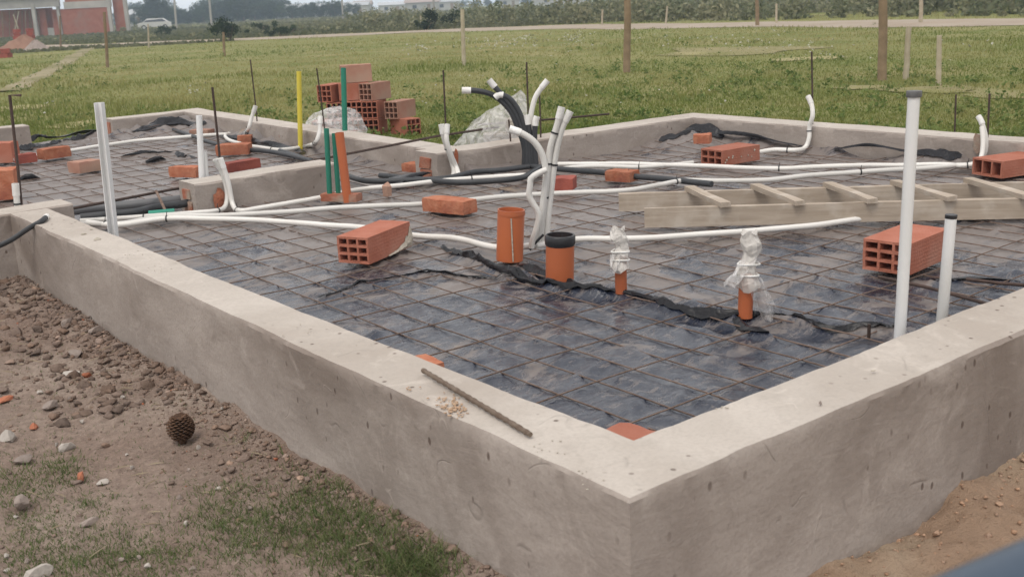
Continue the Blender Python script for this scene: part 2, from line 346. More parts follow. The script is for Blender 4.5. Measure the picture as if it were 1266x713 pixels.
GX, GY = np.meshgrid(gx, gy); GZ = ground_z(GX, GY)
nx, ny = len(gx), len(gy)
idx = np.arange(nx*ny).reshape(ny, nx)
gf = np.stack([idx[:-1, :-1], idx[:-1, 1:], idx[1:, 1:], idx[1:, :-1]], -1).reshape(-1, 4)
# zones: r = bare soil near the works, g = sand, b = free tint
rr_ = np.hypot(GX-.5, GY-1.5)
soil = np.clip(1.6-np.maximum(np.abs(GX+1.2)/4.2, 0)**2-np.clip((GY-5.6)/1.6, 0, 9), 0, 1)*(GX < .5)
soil = np.clip(soil + .6*(fbm(GX*.9, GY*.9, 41)-.5)*(soil > 0), 0, 1)
sand = np.clip(((GY < .3) & (GX > .05))*1., 0, 1)*np.clip(2-np.hypot(GX-1, GY+.5)/3.5, 0, 1)
strip = np.clip(1-(np.hypot(np.maximum(0, GX-5.35), np.maximum(0, GY-4.7)))/.5, 0, 1)*.6*((GX > 3) & (GY > 0))
zone = np.stack([np.clip(np.maximum(soil, strip), 0, 1), sand, fbm(GX*.5, GY*.5, 55)], -1).reshape(-1, 3)
def ground_mat():
    m = bpy.data.materials.new('ground_soil_and_turf'); m.use_nodes = True; nt = m.node_tree; N = nt.nodes; L = nt.links; b = N['Principled BSDF']; b.inputs['Roughness'].default_value = .97; b.inputs['Specular IOR Level'].default_value = .1
    ge = N.new('ShaderNodeNewGeometry'); P = ge.outputs['Position']
    a = N.new('ShaderNodeAttribute'); a.attribute_name = 'tint'; sp = N.new('ShaderNodeSeparateColor'); L.new(a.outputs['Color'], sp.inputs[0])
    def noise(sc, det=6, rg=.6):
        n = N.new('ShaderNodeTexNoise'); n.inputs['Scale'].default_value = sc; n.inputs['Detail'].default_value = det; n.inputs['Roughness'].default_value = rg; L.new(P, n.inputs['Vector']); return n.outputs['Fac']
    def ramp(fac, *el):
        r = N.new('ShaderNodeValToRGB'); e = r.color_ramp.elements
        while len(e) < len(el): e.new(.5)
        for i, (p, c) in enumerate(el): e[i].position = p; e[i].color = (*c, 1)
        L.new(fac, r.inputs[0]); return r.outputs[0]
    def mix(f, a_, b_, t='MIX'):
        x = N.new('ShaderNodeMixRGB'); x.blend_type = t
        for i, v in ((0, f), (1, a_), (2, b_)):
            if isinstance(v, (int, float)): x.inputs[i].default_value = v if i == 0 else (v, v, v, 1)
            elif isinstance(v, tuple): x.inputs[i].default_value = (*v, 1)
            else: L.new(v, x.inputs[i])
        return x.outputs[0]
    grass = mix(ramp(noise(.35, 8, .7), (.38, (0, 0, 0)), (.62, (1, 1, 1))), (.155, .18, .055), (.275, .25, .115))
    grass = mix(ramp(noise(.06, 5), (.45, (0, 0, 0)), (.62, (1, 1, 1))), grass, (.21, .215, .08))
    soil_ = mix(ramp(noise(2.2, 8, .65), (.35, (0, 0, 0)), (.65, (1, 1, 1))), (.305, .225, .182), (.40, .32, .265))
    soil_ = mix(ramp(noise(1.0, 5), (.46, (0, 0, 0)), (.62, (1, 1, 1))), soil_, (.24, .17, .135))
    soil_ = mix(ramp(noise(38, 5, .7), (.4, (0, 0, 0)), (.7, (.8, .8, .8))), soil_, (.185, .138, .112))
    soil_ = mix(ramp(noise(120, 3, .6), (.62, (0, 0, 0)), (.72, (.8, .8, .8))), soil_, (.46, .40, .345))
    sand_ = mix(ramp(noise(3.1, 7, .6), (.35, (0, 0, 0)), (.65, (1, 1, 1))), (.40, .30, .21), (.46, .365, .27))
    sand_ = mix(ramp(noise(1.3, 4), (.48, (0, 0, 0)), (.6, (1, 1, 1))), sand_, (.36, .25, .175))
    sand_ = mix(ramp(noise(55, 4), (.5, (0, 0, 0)), (.75, (.7, .7, .7))), sand_, (.27, .195, .14))
    edge = N.new('ShaderNodeMath'); edge.operation = 'MULTIPLY_ADD'; L.new(noise(5, 6), edge.inputs[0]); edge.inputs[1].default_value = .8; edge.inputs[2].default_value = -.4
    ad = N.new('ShaderNodeMath'); ad.operation = 'ADD'; L.new(sp.outputs[0], ad.inputs[0]); L.new(edge.outputs[0], ad.inputs[1])
    col = mix(ramp(ad.outputs[0], (.3, (0, 0, 0)), (.5, (1, 1, 1))), grass, soil_)
    col = mix(sp.outputs[1], col, sand_)
    L.new(col, b.inputs['Base Color'])
    bu = N.new('ShaderNodeBump'); bu.inputs['Strength'].default_value = 1.; bu.inputs['Distance'].default_value = .022; L.new(mix(.5, noise(30, 8, .75), noise(110, 4, .7)), bu.inputs['Height']); L.new(bu.outputs[0], b.inputs['Normal'])
    return m
gnd = fast('ground', np.stack([GX, GY, GZ], -1).reshape(-1, 3), gf, ground_mat(), zone, True)
tag(gnd, kind='structure')
def gz(x, y): return float(ground_z(np.array(float(x)), np.array(float(y))))
# ------------------------------------------------------------------ dirt road, path, bare patches: thin sheets draped on the ground
M_ROAD = mat('road_dust', (.42, .355, .285), (.36, .295, .23), .5, .97, .1, .5, 8, (.33, .25, .18), .6)
M_BARE = mat('bare_soil', (.29, .25, .165), (.24, .21, .125), 1.2, .97, .1, .5, 12, (.185, .17, .085), .48)
def strip_sheet(name, pts, w, m, lift=.03, seed=1):
    c = spline(pts, 1.2 if w > 1 else .5)[:, :2]; T = np.gradient(c, axis=0); T /= np.linalg.norm(T, axis=1)[:, None]; Nn = np.stack([-T[:, 1], T[:, 0]], 1)
    n = len(c); k = 7; V = []
    for j in range(k):
        u = j/(k-1)*2-1; ww = w/2*(1+.45*(vn(np.arange(n)*.35, np.full(n, u*3.), seed)-.5))
        p = c+Nn*(u*ww)[:, None]; V.append(np.column_stack([p, ground_z(p[:, 0], p[:, 1])+lift*(1-.8*abs(u)**4)]))
    V = np.stack(V, 1).reshape(-1, 3); f = [(i*k+j, i*k+j+1, (i+1)*k+j+1, (i+1)*k+j) for i in range(n-1) for j in range(k-1)]
    return tag(mk(name, V, f, m, smooth=60), kind='structure')
rd = [far(-500, 86), far(-150, 70)] + [far(*p) for p in ((0, 60), (100, 57), (220, 52), (330, 47.5), (430, 43.5), (560, 38), (700, 34), (860, 32), (1050, 29.5), (1266, 28), (1500, 26))]
rd = [np.array([p[0], p[1]]) for p in rd]
strip_sheet('dirt_road', [np.array([*p, 0]) for p in rd], 5.0, M_ROAD, .05, 4)
pp = [far(*p) for p in ((8, 112), (30, 102), (52, 92), (72, 82), (96, 68), (110, 60))]
strip_sheet('footpath', pp, .6, M_BARE, .03, 9)
M_PATCH = mat('thin_turf_soil', (.29, .255, .135), (.25, .23, .11), 1.5, .97, .1, .5, 12, (.22, .215, .085), .46)
def patch(px, py, wx, wy, seed):
    c = far(px, py); n = 30; a = np.arange(n)*2*math.pi/n; V = [(c[0], c[1])]
    rgt = rt[:2]; fwd = fh[:2]
    for k, ai in enumerate(a):
        q = .55+.9*float(vn(np.array(math.cos(ai)*2.2+seed), np.array(math.sin(ai)*2.2), seed))
        V.append(tuple(c[:2]+rgt*math.cos(ai)*wx*q+fwd*math.sin(ai)*wy*q))
    V = np.array(V); V = np.column_stack([V, ground_z(V[:, 0], V[:, 1])+np.r_[.03, np.full(n, .012)]])
    return tag(mk('bare_soil_patch', V, [(0, 1+k, 1+(k+1) % n) for k in range(n)], M_PATCH), kind='structure')
PATCH = [(915, 61, 1.7, 1.6), (1000, 72, .6, .6), (1140, 112, .5, .5), (1250, 117, .5, .6), (1060, 110, .3, .3), (30, 133, .6, .6), (860, 66, .6, .6), (120, 150, .5, .6)]
PW = []
for i, (a, b, c, d) in enumerate(PATCH):
    patch(a, b, c, d, 60+i); q = far(a, b); PW.append((q[0], q[1], c, d))
# ------------------------------------------------------------------ plastic film in the foundation
FOLD = [[(545, 310), (600, 331), (680, 357), (760, 367), (800, 373), (840, 390), (905, 398), (960, 394), (1020, 412), (1065, 411), (1110, 417)],
        [(395, 372), (470, 350), (530, 341), (590, 347), (640, 345)], [(640, 330), (700, 352), (740, 362)], [(905, 398), (925, 412), (950, 418)],
        [(960, 372), (1010, 366), (1060, 352), (1130, 356), (1200, 372)], [(1150, 350), (1210, 348), (1266, 352)], [(1100, 268), (1180, 272), (1266, 272)],
        [(300, 420), (370, 385), (440, 360)], [(520, 225), (560, 240), (620, 236)], [(990, 330), (1040, 345), (1075, 340)]]
FOLDW = [[at(*p, ZF) for p in f] for f in FOLD]; FH = [.034, .014, .026, .024, .012, .018, .024, .006, .010, .008]
LFOLD = [[(0, 182), (60, 172), (130, 162), (200, 152), (240, 148)], [(20, 190), (100, 172), (170, 163), (230, 160)], [(100, 180), (170, 168), (225, 164)], [(150, 197), (185, 193), (215, 190)], [(180, 203), (205, 200)], [(218, 194), (236, 197)], [(25, 224), (50, 222)], [(320, 176), (345, 179), (370, 182)], [(60, 215), (120, 207)]]
LFOLDW = [[at(*p, ZF) for p in f] for f in LFOLD]; LFH = [.06, .04, .03, .03, .035, .035, .03, .035, .015]
fx = np.concatenate([np.arange(-2.3, .14, .05), np.arange(.14, 5.2, .017)]); fy = np.concatenate([np.arange(.14, 4.7, .017), np.arange(4.7, 10.2, .026)])
FX, FY = np.meshgrid(fx, fy)
WX = FX + .05*(fbm(FX*3, FY*3, 2)-.5); WY = FY + .05*(fbm(FX*3, FY*3, 6)-.5)
FZ = ZF + .010*(fbm(FX*1.6, FY*1.6, 12)-.5)
FZ += .009*(ridge(WX*4.2+WY*1.7, WY*2.3-WX*.7, 71, 2)**2-.4)
FZ += .005*(ridge(WX*11-WY*4, WY*6, 75, 2)**2-.4)*(fbm(FX*1.3, FY*1.3, 15) > .42)
FZ += .004*(ridge(WX*26+WY*11, WY*15-WX*3, 78, 2)**3)
r9 = np.random.default_rng(99)
def crease(cx, cy, a, l, h, w):
    x0, y0, x1, y1 = cx-math.cos(a)*l/2, cy-math.sin(a)*l/2, cx+math.cos(a)*l/2, cy+math.sin(a)*l/2; m_ = .12
    i0, i1 = np.searchsorted(fx, [min(x0, x1)-m_, max(x0, x1)+m_]); j0, j1 = np.searchsorted(fy, [min(y0, y1)-m_, max(y0, y1)+m_])
    if i1-i0 < 2 or j1-j0 < 2: return
    Xs, Ys = FX[j0:j1, i0:i1], FY[j0:j1, i0:i1]; Xw = Xs+.03*(vn(Xs*7, Ys*7, 3)-.5); dx, dy = x1-x0, y1-y0; t = ((Xw-x0)*dx+(Ys-y0)*dy)/(l*l); tt = np.clip(t, 0, 1); D = np.hypot(Xw-x0-tt*dx, Ys-y0-tt*dy)
    FZ[j0:j1, i0:i1] += h*np.maximum(0, 1-D/w)*np.clip(4*tt*(1-tt), 0, 1)
for _ in range(1500): crease(r9.uniform(.2, 5.1), r9.uniform(.2, 4.6), r9.normal(.6, .9) if r9.random() < .6 else r9.uniform(0, 3.14), r9.uniform(.08, .5), r9.uniform(.003, .012)*r9.choice([1, 1, -.7]), r9.uniform(.018, .05))
for _ in range(700): crease(r9.uniform(-2, 2.9), r9.uniform(4.8, 9.8), r9.uniform(0, 3.14), r9.uniform(.15, .8), r9.uniform(.004, .014)*r9.choice([1, 1, -.6]), r9.uniform(.03, .07))
def seg_d(P0, P1, X, Y):
    dx, dy = P1[0]-P0[0], P1[1]-P0[1]; t = np.clip(((X-P0[0])*dx+(Y-P0[1])*dy)/(dx*dx+dy*dy+1e-9), 0, 1)
    return np.hypot(X-P0[0]-t*dx, Y-P0[1]-t*dy)
for fl, h in list(zip(FOLDW, FH))+list(zip(LFOLDW, LFH)):
    D = np.full(FX.shape, 9.)
    for a, b in zip(fl[:-1], fl[1:]): D = np.minimum(D, seg_d(a, b, WX+.02*(vn(FX*14, FY*14, 5)-.5), WY))
    wob = .55+.9*vn(FX*6, FY*6, 44)
    FZ += h*wob*np.exp(-(D/.022)**1.3) - .25*h*np.exp(-((D-.07)/.05)**2)
# film turned up against the far walls, heaped in the corners
eb = np.maximum(0, 1-(5.09-FX)/.10)*((FY > 0) & (FY < 4.6)); FZ += eb*.10*np.clip(fbm(FY*2.2, FX*0+1, 91)*2.2-.65, 0, 1)
eb2 = np.maximum(0, 1-(4.47-FY)/.08)*(FX > 2.9)*(FY < 4.6); FZ += eb2*.05*np.clip(fbm(FX*2.2, FY*0+1, 93)*2-.6, 0, 1)
eb3 = np.maximum(0, 1-(2.90-FX)/.16)*(FY > 5.0)*(FX < 3); FZ += eb3*.09*np.clip(fbm(FY*2., FX*0+1, 95)*2.2-.7, 0, 1)
for cx_, cy_, h_, s_r in ((5.0, 4.36, .10, .16), (4.75, 4.38, .05, .2), (2.72, 9.45, .11, .22), (2.35, 9.5, .08, .3), (2.80, 9.0, .06, .2)):
    FZ += h_*np.exp(-((FX-cx_)**2+(FY-cy_)**2)/s_r**2)*(.7+.8*(ridge(FX*9, FY*9, 33)-.4))
FZ = np.maximum(FZ, ZF-.02)
keep = ((FX > .1) & (FX < 5.22) & (FY > .1) & (FY < 4.70)) | ((FX > -2.3) & (FX < 2.97) & (FY >= 4.60) & (FY < 10.02) & ((FX > .22) | (FY > 4.80)))
fn, fm = len(fx), len(fy); fi = np.arange(fn*fm).reshape(fm, fn)
kk = keep[:-1, :-1] & keep[1:, 1:] & keep[1:, :-1] & keep[:-1, 1:]
ff = np.stack([fi[:-1, :-1], fi[:-1, 1:], fi[1:, 1:], fi[1:, :-1]], -1)[kk]
used = np.unique(ff); remap = np.full(fn*fm, -1); remap[used] = np.arange(len(used))
def film_mat():
    m = bpy.data.materials.new('black_polythene'); m.use_nodes = True; nt = m.node_tree; N = nt.nodes; L = nt.links; b = N['Principled BSDF']
    ge = N.new('ShaderNodeNewGeometry'); P = ge.outputs['Position']
    def noise(sc, det=6, rg=.6, dist=0., st=None):
        n = N.new('ShaderNodeTexNoise'); n.inputs['Scale'].default_value = sc; n.inputs['Detail'].default_value = det; n.inputs['Roughness'].default_value = rg; n.inputs['Distortion'].default_value = dist
        if st:
            mp = N.new('ShaderNodeMapping'); mp.inputs['Scale'].default_value = st; mp.inputs['Rotation'].default_value = (0, 0, .35); L.new(P, mp.inputs[0]); L.new(mp.outputs[0], n.inputs['Vector'])
        else: L.new(P, n.inputs['Vector'])
        return n.outputs['Fac']
    def ramp(fac, a, bb, c0=0., c1=1.):
        r = N.new('ShaderNodeMapRange'); r.interpolation_type = 'SMOOTHSTEP'; r.inputs[1].default_value = a; r.inputs[2].default_value = bb; r.inputs[3].default_value = c0; r.inputs[4].default_value = c1; L.new(fac, r.inputs[0]); return r.outputs[0]
    def mth(op, a, bb):
        x = N.new('ShaderNodeMath'); x.operation = op
        for i, v in ((0, a), (1, bb)):
            if isinstance(v, float): x.inputs[i].default_value = v
            else: L.new(v, x.inputs[i])
        return x.outputs[0]
    sx = N.new('ShaderNodeSeparateXYZ'); L.new(P, sx.inputs[0])
    # mud film: dried silt that builds up away from the low corner where the rain ran off
    away = ramp(mth('ADD', sx.outputs[0], sx.outputs[1]), 1.2, 6.0, -.05, .15)
    silt = ramp(mth('ADD', noise(2.4, 9, .72, .9, (1, 1.8, 1)), away), .49, .63)
    silt2 = ramp(noise(7, 9, .75, 1.4, (1, 2.2, 1)), .53, .60, 0., .8)
    spots = ramp(noise(60, 4, .6, .5), .60, .70, 0., .8)
    sc = ramp(noise(22, 6, .7, 2.0, (1, 3, 1)), .60, .68, 0., .75)
    f = mth('MAXIMUM', mth('MULTIPLY', silt, .62), mth('MULTIPLY', silt2, .45)); f = mth('MAXIMUM', f, mth('MULTIPLY', mth('MAXIMUM', spots, sc), mth('ADD', .15, mth('MULTIPLY', silt, .4))))
    mx = N.new('ShaderNodeMixRGB'); L.new(f, mx.inputs[0]); mx.inputs[1].default_value = (.016, .021, .037, 1); mx.inputs[2].default_value = (.265, .22, .19, 1)
    och = N.new('ShaderNodeMixRGB'); L.new(ramp(noise(1.9, 5), .66, .74, 0., .6), och.inputs[0]); L.new(mx.outputs[0], och.inputs[1]); och.inputs[2].default_value = (.30, .20, .11, 1)
    L.new(och.outputs[0], b.inputs['Base Color'])
    L.new(mth('ADD', mth('MULTIPLY', f, .55), ramp(noise(3, 4), .35, .65, .05, .20)), b.inputs['Roughness'])
    b.inputs['Specular IOR Level'].default_value = .75
    bu = N.new('ShaderNodeBump'); bu.inputs['Strength'].default_value = .45; bu.inputs['Distance'].default_value = .008
    L.new(mth('ADD', noise(16, 7, .62, 1.5, (1, 2.4, 1)), mth('MULTIPLY', noise(60, 4, .6, 1.0), .25)), bu.inputs['Height']); L.new(bu.outputs[0], b.inputs['Normal'])
    return m
film = fast('plastic_sheet', np.stack([FX, FY, FZ], -1).reshape(-1, 3)[used], remap[ff], film_mat(), None, True)
tag(film, 'black wrinkled polythene sheet with dried mud lining the floor of the foundation', 'plastic sheet')
def film_z(x, y):
    i = min(max(int(np.searchsorted(fx, x)), 0), fn-1); j = min(max(int(np.searchsorted(fy, y)), 0), fm-1); return float(FZ[j, i])
M_FILMB = mat('clean_black_film', (.010, .010, .012), (.016, .016, .019), 6, .30, .28, .6, 40)
def ribbon(pts, w, h, seed, lift=.004):
    C = resample_(spline(pts, .03), .03); n = len(C); T = np.gradient(C, axis=0); T /= np.linalg.norm(T, axis=1)[:, None]+1e-9; Nn = np.stack([-T[:, 1], T[:, 0]], 1); k = 9; V = []
    for i in range(n):
        e = math.sin(math.pi*min(1, max(0, i/(n-1))))**.5; hh = h*(.35+1.2*float(vn(np.array(i*.13), np.array(1.), seed)))*e; ww = w*(.5+float(vn(np.array(i*.17), np.array(4.), seed+1)))*(.3+.7*e); sk = (float(vn(np.array(i*.11), np.array(7.), seed+2))-.5)*w*1.4
        for j in range(k):
            u = j/(k-1)*2-1; o_ = Nn[i]*(u*ww/2+sk*(1-u*u)); x, y = C[i, 0]+o_[0], C[i, 1]+o_[1]
            V.append((x, y, max(C[i, 2], film_z(x, y))+lift+hh*(1-abs(u)**1.6)+.004*(float(vn(np.array(i*.9), np.array(j*.8), seed+4))-.5)))
    mk('film_fold', V, [(i*k+j, i*k+j+1, (i+1)*k+j+1, (i+1)*k+j) for i in range(n-1) for j in range(k-1)], M_FILMB, film, smooth=55)
def resample_(P, step):
    d = np.r_[0, np.cumsum(np.linalg.norm(np.diff(P, axis=0), axis=1))]; n = max(3, int(d[-1]/step)); t = np.linspace(0, d[-1], n); return np.column_stack([np.interp(t, d, P[:, i]) for i in range(3)])
for i, (w_, h_) in {0: (.028, .016), 1: (.016, .006), 2: (.036, .014), 3: (.026, .014), 5: (.03, .012), 6: (.07, .012)}.items(): ribbon(FOLDW[i], w_, h_, 40+i)
for i, (w_, h_) in {0: (.10, .03), 1: (.08, .022), 3: (.04, .02), 4: (.07, .03), 5: (.08, .02), 6: (.08, .025), 7: (.07, .025)}.items(): ribbon(LFOLDW[i], w_, h_, 60+i)
ribbon([(5.05, 4.30, .39), (5.045, 4.0, .40), (5.05, 3.7, .385), (5.05, 3.35, .35)], .04, .02, 80); ribbon([(5.05, 3.1, .35), (5.05, 2.8, .40), (5.05, 2.45, .375), (5.05, 2.15, .345)], .035, .02, 81)
ribbon([(4.66, 4.40, .35), (4.85, 4.37, .38), (5.02, 4.34, .41), (5.03, 4.1, .37)], .07, .035, 82); ribbon([(2.3, 9.35, .36), (2.6, 9.4, .41), (2.84, 9.3, .41), (2.86, 8.9, .37)], .10, .035, 83); ribbon([(2.80, 8.4, .35), (2.78, 7.9, .36), (2.76, 7.2, .35), (2.74, 6.6, .34)], .06, .03, 84)
ribbon([(2.30, 4.50, .35), (2.42, 4.62, .36), (2.62, 4.66, .37)], .16, .03, 85)
# hardcore under the film, so the sheet lies on something
M_FILL = mat('fill_soil', (.22, .16, .12), (.17, .12, .09), 3, .97, .1)
fb = MB().box((2.65, 2.4, .17), (5.1, 4.6, .2)).box((.3, 7.42, .17), (5.2, 5.06, .2)).obj('compacted_fill', M_FILL); tag(fb, kind='structure')
# ------------------------------------------------------------------ foundation walls
def wall(name, st, parent, zt=.5, zb=-.1, seed=1, step=.03, capends=(True, True)):
    """st: stations (ax, ay, bx, by), a = one face, b = the other; the top faces take the paler skim, brightened in its colour as if sky-lit"""
    S_ = np.array(st, float); out = []
    for i in range(len(S_)-1):
        n = max(2, int(np.hypot(*(S_[i+1][:2]-S_[i][:2]))/step)); t = np.linspace(0, 1, n, endpoint=False)[:, None]; out.append(S_[i]+(S_[i+1]-S_[i])*t)
    Q = np.vstack(out+[S_[-1][None]]); A = Q[:, :2]; B = Q[:, 2:]; n = len(Q)
    dirn = (A-B)/np.linalg.norm(A-B, axis=1)[:, None]
    zs = np.arange(zb, zt-.012, .04); V = []
    s1 = A[:, 0]*1.3+A[:, 1]
    ztop = zt + .008*(fbm(s1*1.1, s1*0+seed, seed)-.5)*2
    def ring(Pn, d, sgn, z, i0):
        amp = .008*(fbm(Pn[:, 0]*3+Pn[:, 1]*3, z*6+seed, seed+3)-.5)*2 + .005*(fbm((Pn[:, 0]+Pn[:, 1])*14, z*16, seed+9)-.5)*2
        return Pn + d*(sgn*amp)[:, None]
    prof = []
    for z in zs: prof.append(np.column_stack([ring(A, dirn, 1, np.full(n, z), 0), np.full(n, z)]))
    rough = .004*(fbm(s1*9, s1*0, seed+5)-.5)*2
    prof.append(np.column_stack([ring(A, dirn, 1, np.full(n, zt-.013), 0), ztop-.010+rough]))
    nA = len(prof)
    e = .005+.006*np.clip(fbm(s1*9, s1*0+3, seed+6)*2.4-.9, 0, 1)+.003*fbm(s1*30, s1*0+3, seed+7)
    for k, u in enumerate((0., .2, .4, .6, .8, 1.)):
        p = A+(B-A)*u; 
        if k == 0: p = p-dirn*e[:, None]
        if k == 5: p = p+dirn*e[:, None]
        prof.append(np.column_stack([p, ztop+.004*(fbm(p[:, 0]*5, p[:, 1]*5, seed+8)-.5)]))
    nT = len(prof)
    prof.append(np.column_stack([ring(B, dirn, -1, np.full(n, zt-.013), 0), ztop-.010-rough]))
    for z in zs[::-1]: prof.append(np.column_stack([ring(B, dirn, -1, np.full(n, z), 0), np.full(n, z)]))
    V = np.stack(prof, 1); K = V.shape[1]; V = V.reshape(-1, 3)
    f = []; mi = []
    for i in range(n-1):
        for k in range(K-1):
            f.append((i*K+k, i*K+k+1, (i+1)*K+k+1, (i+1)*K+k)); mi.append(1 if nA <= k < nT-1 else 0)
    # ends: quads between the a and b profile points
    for e_, i in ((0, 0), (1, n-1)):
        if capends[e_]:
            for k in range(K//2-1):
                q = (i*K+k, i*K+K-1-k, i*K+K-2-k, i*K+k+1); f.append(q if i == 0 else q[::-1]); mi.append(0)
            if K % 2: pass
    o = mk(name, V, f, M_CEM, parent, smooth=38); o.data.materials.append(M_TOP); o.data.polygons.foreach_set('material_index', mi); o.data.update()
    return o
found = empty('foundation', (0, 0, .1))
tag(found, 'low rendered block foundation walls of a small house, open inside', 'foundation')
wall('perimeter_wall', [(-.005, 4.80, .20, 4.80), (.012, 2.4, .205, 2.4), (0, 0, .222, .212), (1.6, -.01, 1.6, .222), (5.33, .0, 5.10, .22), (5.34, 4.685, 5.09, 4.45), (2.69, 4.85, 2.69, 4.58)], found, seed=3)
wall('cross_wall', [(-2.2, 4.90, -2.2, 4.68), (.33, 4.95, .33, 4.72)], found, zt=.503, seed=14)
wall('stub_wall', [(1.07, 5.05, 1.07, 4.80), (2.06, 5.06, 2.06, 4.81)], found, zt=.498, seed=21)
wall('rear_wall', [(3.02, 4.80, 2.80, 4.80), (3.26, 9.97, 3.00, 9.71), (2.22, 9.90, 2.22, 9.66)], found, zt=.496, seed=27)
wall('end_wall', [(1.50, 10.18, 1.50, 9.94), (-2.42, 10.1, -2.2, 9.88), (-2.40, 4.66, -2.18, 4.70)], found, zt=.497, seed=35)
# exposed block faces where the walls stop at a doorway, and patches where render fell off
M_ENDB = mat('smeared_brick', (.36, .13, .08), (.40, .20, .14), 12, .92, .15, .6, 60, (.37, .31, .25), .50)
def face_bricks(x, y0, y1, z0, n, side):
    hh = (.47-z0)/n
    for k in range(n):
        b = MB(); zc = z0+hh*(k+.5); dy = y1-y0-.05
        pts = []
        for (u, w) in ((0, 0), (1, 0), (1, 1), (0, 1)):
            pts.append((x, y0+.025+dy*u+random.uniform(-.012, .012), zc-hh*.42+hh*.84*w+random.uniform(-.008, .008)))
        v = pts+[(p[0]-.010-random.uniform(0, .006), p[1]+random.uniform(-.01, .01), p[2]) for p in pts]
        b.add(v, [(4, 7, 6, 5), (0, 1, 5, 4), (1, 2, 6, 5), (2, 3, 7, 6), (3, 0, 4, 7)]); b.obj('brick', M_ENDB, found)
face_bricks(1.071, 4.85, 5.00, .31, 2, -1); face_bricks(2.691, 4.63, 4.80, .31, 2, -1); face_bricks(2.221, 9.70, 9.86, .33, 1, -1); face_bricks(1.501, 9.99, 10.12, .33, 1, -1)
def chip(px, py, w, h, fn_, depth=.006, m=M_CHIP):
    """irregular patch of bare brick proud of the render"""
    n = 14; c = fn_(px, py); nrm = np.array([-1., 0, 0]) if fn_ is FX_ else np.array([0, -1., 0]); tang = np.array([0, 1., 0]) if fn_ is FX_ else np.array([1., 0, 0])
    V = [c+nrm*depth]
    for k in range(n):
        a = k*2*math.pi/n; q = random.uniform(.75, 1.15); V.append(c+nrm*.001+tang*math.cos(a)*w*q/2+np.array([0, 0, 1])*math.sin(a)*h*q/2)
    mk('brick', V, [(0, 1+k, 1+(k+1) % n) for k in range(n)] , m, found)
FX_ = lambda x, y: onx(x, y, 5.083)
FY_ = lambda x, y: ony(x, y, 4.792)
FY2 = lambda x, y: ony(x, y, 4.562)
chip(1210, 178, .075, .15, FX_, m=M_ENDB); chip(272, 247, .08, .15, FY_); chip(564, 193, .045, .12, FY2)
# ================================================================== REINFORCING MESH
mesh_t = empty('reinforcing_mesh', (.3, .3, ZF)); tag(mesh_t, 'rusty welded steel mesh laid over the black plastic sheet', 'steel mesh')
def bar_line(p0, p1, seed, dz=.0):
    n = max(2, int(np.hypot(p1[0]-p0[0], p1[1]-p0[1])/.12)); t = np.linspace(0, 1, n)
    x = p0[0]+(p1[0]-p0[0])*t; y = p0[1]+(p1[1]-p0[1])*t
    w = .022*(vn(t*n*.10, t*0+seed, seed)-.5)+.006*(vn(t*n*.45, t*0+seed, seed+1)-.5)
    if abs(p1[0]-p0[0]) > abs(p1[1]-p0[1]): y = y+w
    else: x = x+w
    z = np.array([film_z(a, b) for a, b in zip(x, y)]); z = np.convolve(np.pad(z, 2, 'edge'), np.ones(5)/5, 'valid')
    return np.column_stack([x, y, z+.004+dz*.8+.006*vn(t*n*.3, t*0+2, seed+7)])
bars = []
for k in range(34):
    x = .30+.150*k+random.uniform(-.008, .008)
    if x > 5.05: break
    bars.append(((x, .24), (x, 4.78 if x < 2.6 else 4.45), 0.))
for k in range(15):
    y = .58+.303*k+random.uniform(-.008, .008)
    if y > 4.4: break
    bars.append(((.25, y), (5.07, y), .007))
for k in range(34):
    x = -2.1+.150*k+random.uniform(-.01, .01)
    if x > 2.78: break
    if 1.02 < x < 2.1: bars.append(((x, 5.08), (x, 9.6), 0.))
    elif x < .36: bars.append(((x, 5.0), (x, 9.7), 0.))
    else: bars.append(((x, 4.72), (x, 9.6), 0.))
for k in range(17):
    y = 5.12+.303*k
    if y > 9.6: break
    bars.append(((-2.1, y), (2.80, y), .007))
for i, (a, b, dz) in enumerate(bars):
    MB().tube(bar_line(a, b, i+3, dz), .0027, 5).obj('bar', M_RUST, mesh_t, 60)
# ================================================================== BRICKS
def hollow_mesh(L, Wd, H, cols, rows, t=.011):
    def cuts(n, full):
        c = (full-(n+1)*t)/n; out = [0.]
        for i in range(n): out += [out[-1]+t, out[-1]+t+c]
        return np.array(out+[full])
    us = cuts(cols, Wd)-Wd/2; vs = cuts(rows, H); nu, nv = len(us), len(vs); V = []; f = []
    for x in (-L/2, L/2):
        for v in vs:
            for u in us: V.append((x+random.uniform(-.0015, .0015), u, v))
    I = lambda e, i, j: e*nu*nv+j*nu+i
    for e in (0, 1):
        for j in range(nv-1):
            for i in range(nu-1):
                if i % 2 == 0 or j % 2 == 0:
                    q = (I(e, i, j), I(e, i, j+1), I(e, i+1, j+1), I(e, i+1, j)); f.append(q if e == 0 else q[::-1])
    for j in range(1, nv-1, 2):
        for i in range(1, nu-1, 2):
            c = [(i, j), (i+1, j), (i+1, j+1), (i, j+1)]
            for k in range(4):
                a, b = c[k], c[(k+1) % 4]; f.append((I(0, *a), I(0, *b), I(1, *b), I(1, *a)))
    for i in range(nu-1):
        f.append((I(0, i, 0), I(0, i+1, 0), I(1, i+1, 0), I(1, i, 0))); f.append((I(0, i, nv-1), I(1, i, nv-1), I(1, i+1, nv-1), I(0, i+1, nv-1)))
    for j in range(nv-1):
        f.append((I(0, 0, j), I(1, 0, j), I(1, 0, j+1), I(0, 0, j+1))); f.append((I(0, nu-1, j), I(0, nu-1, j+1), I(1, nu-1, j+1), I(1, nu-1, j)))
    return V, f
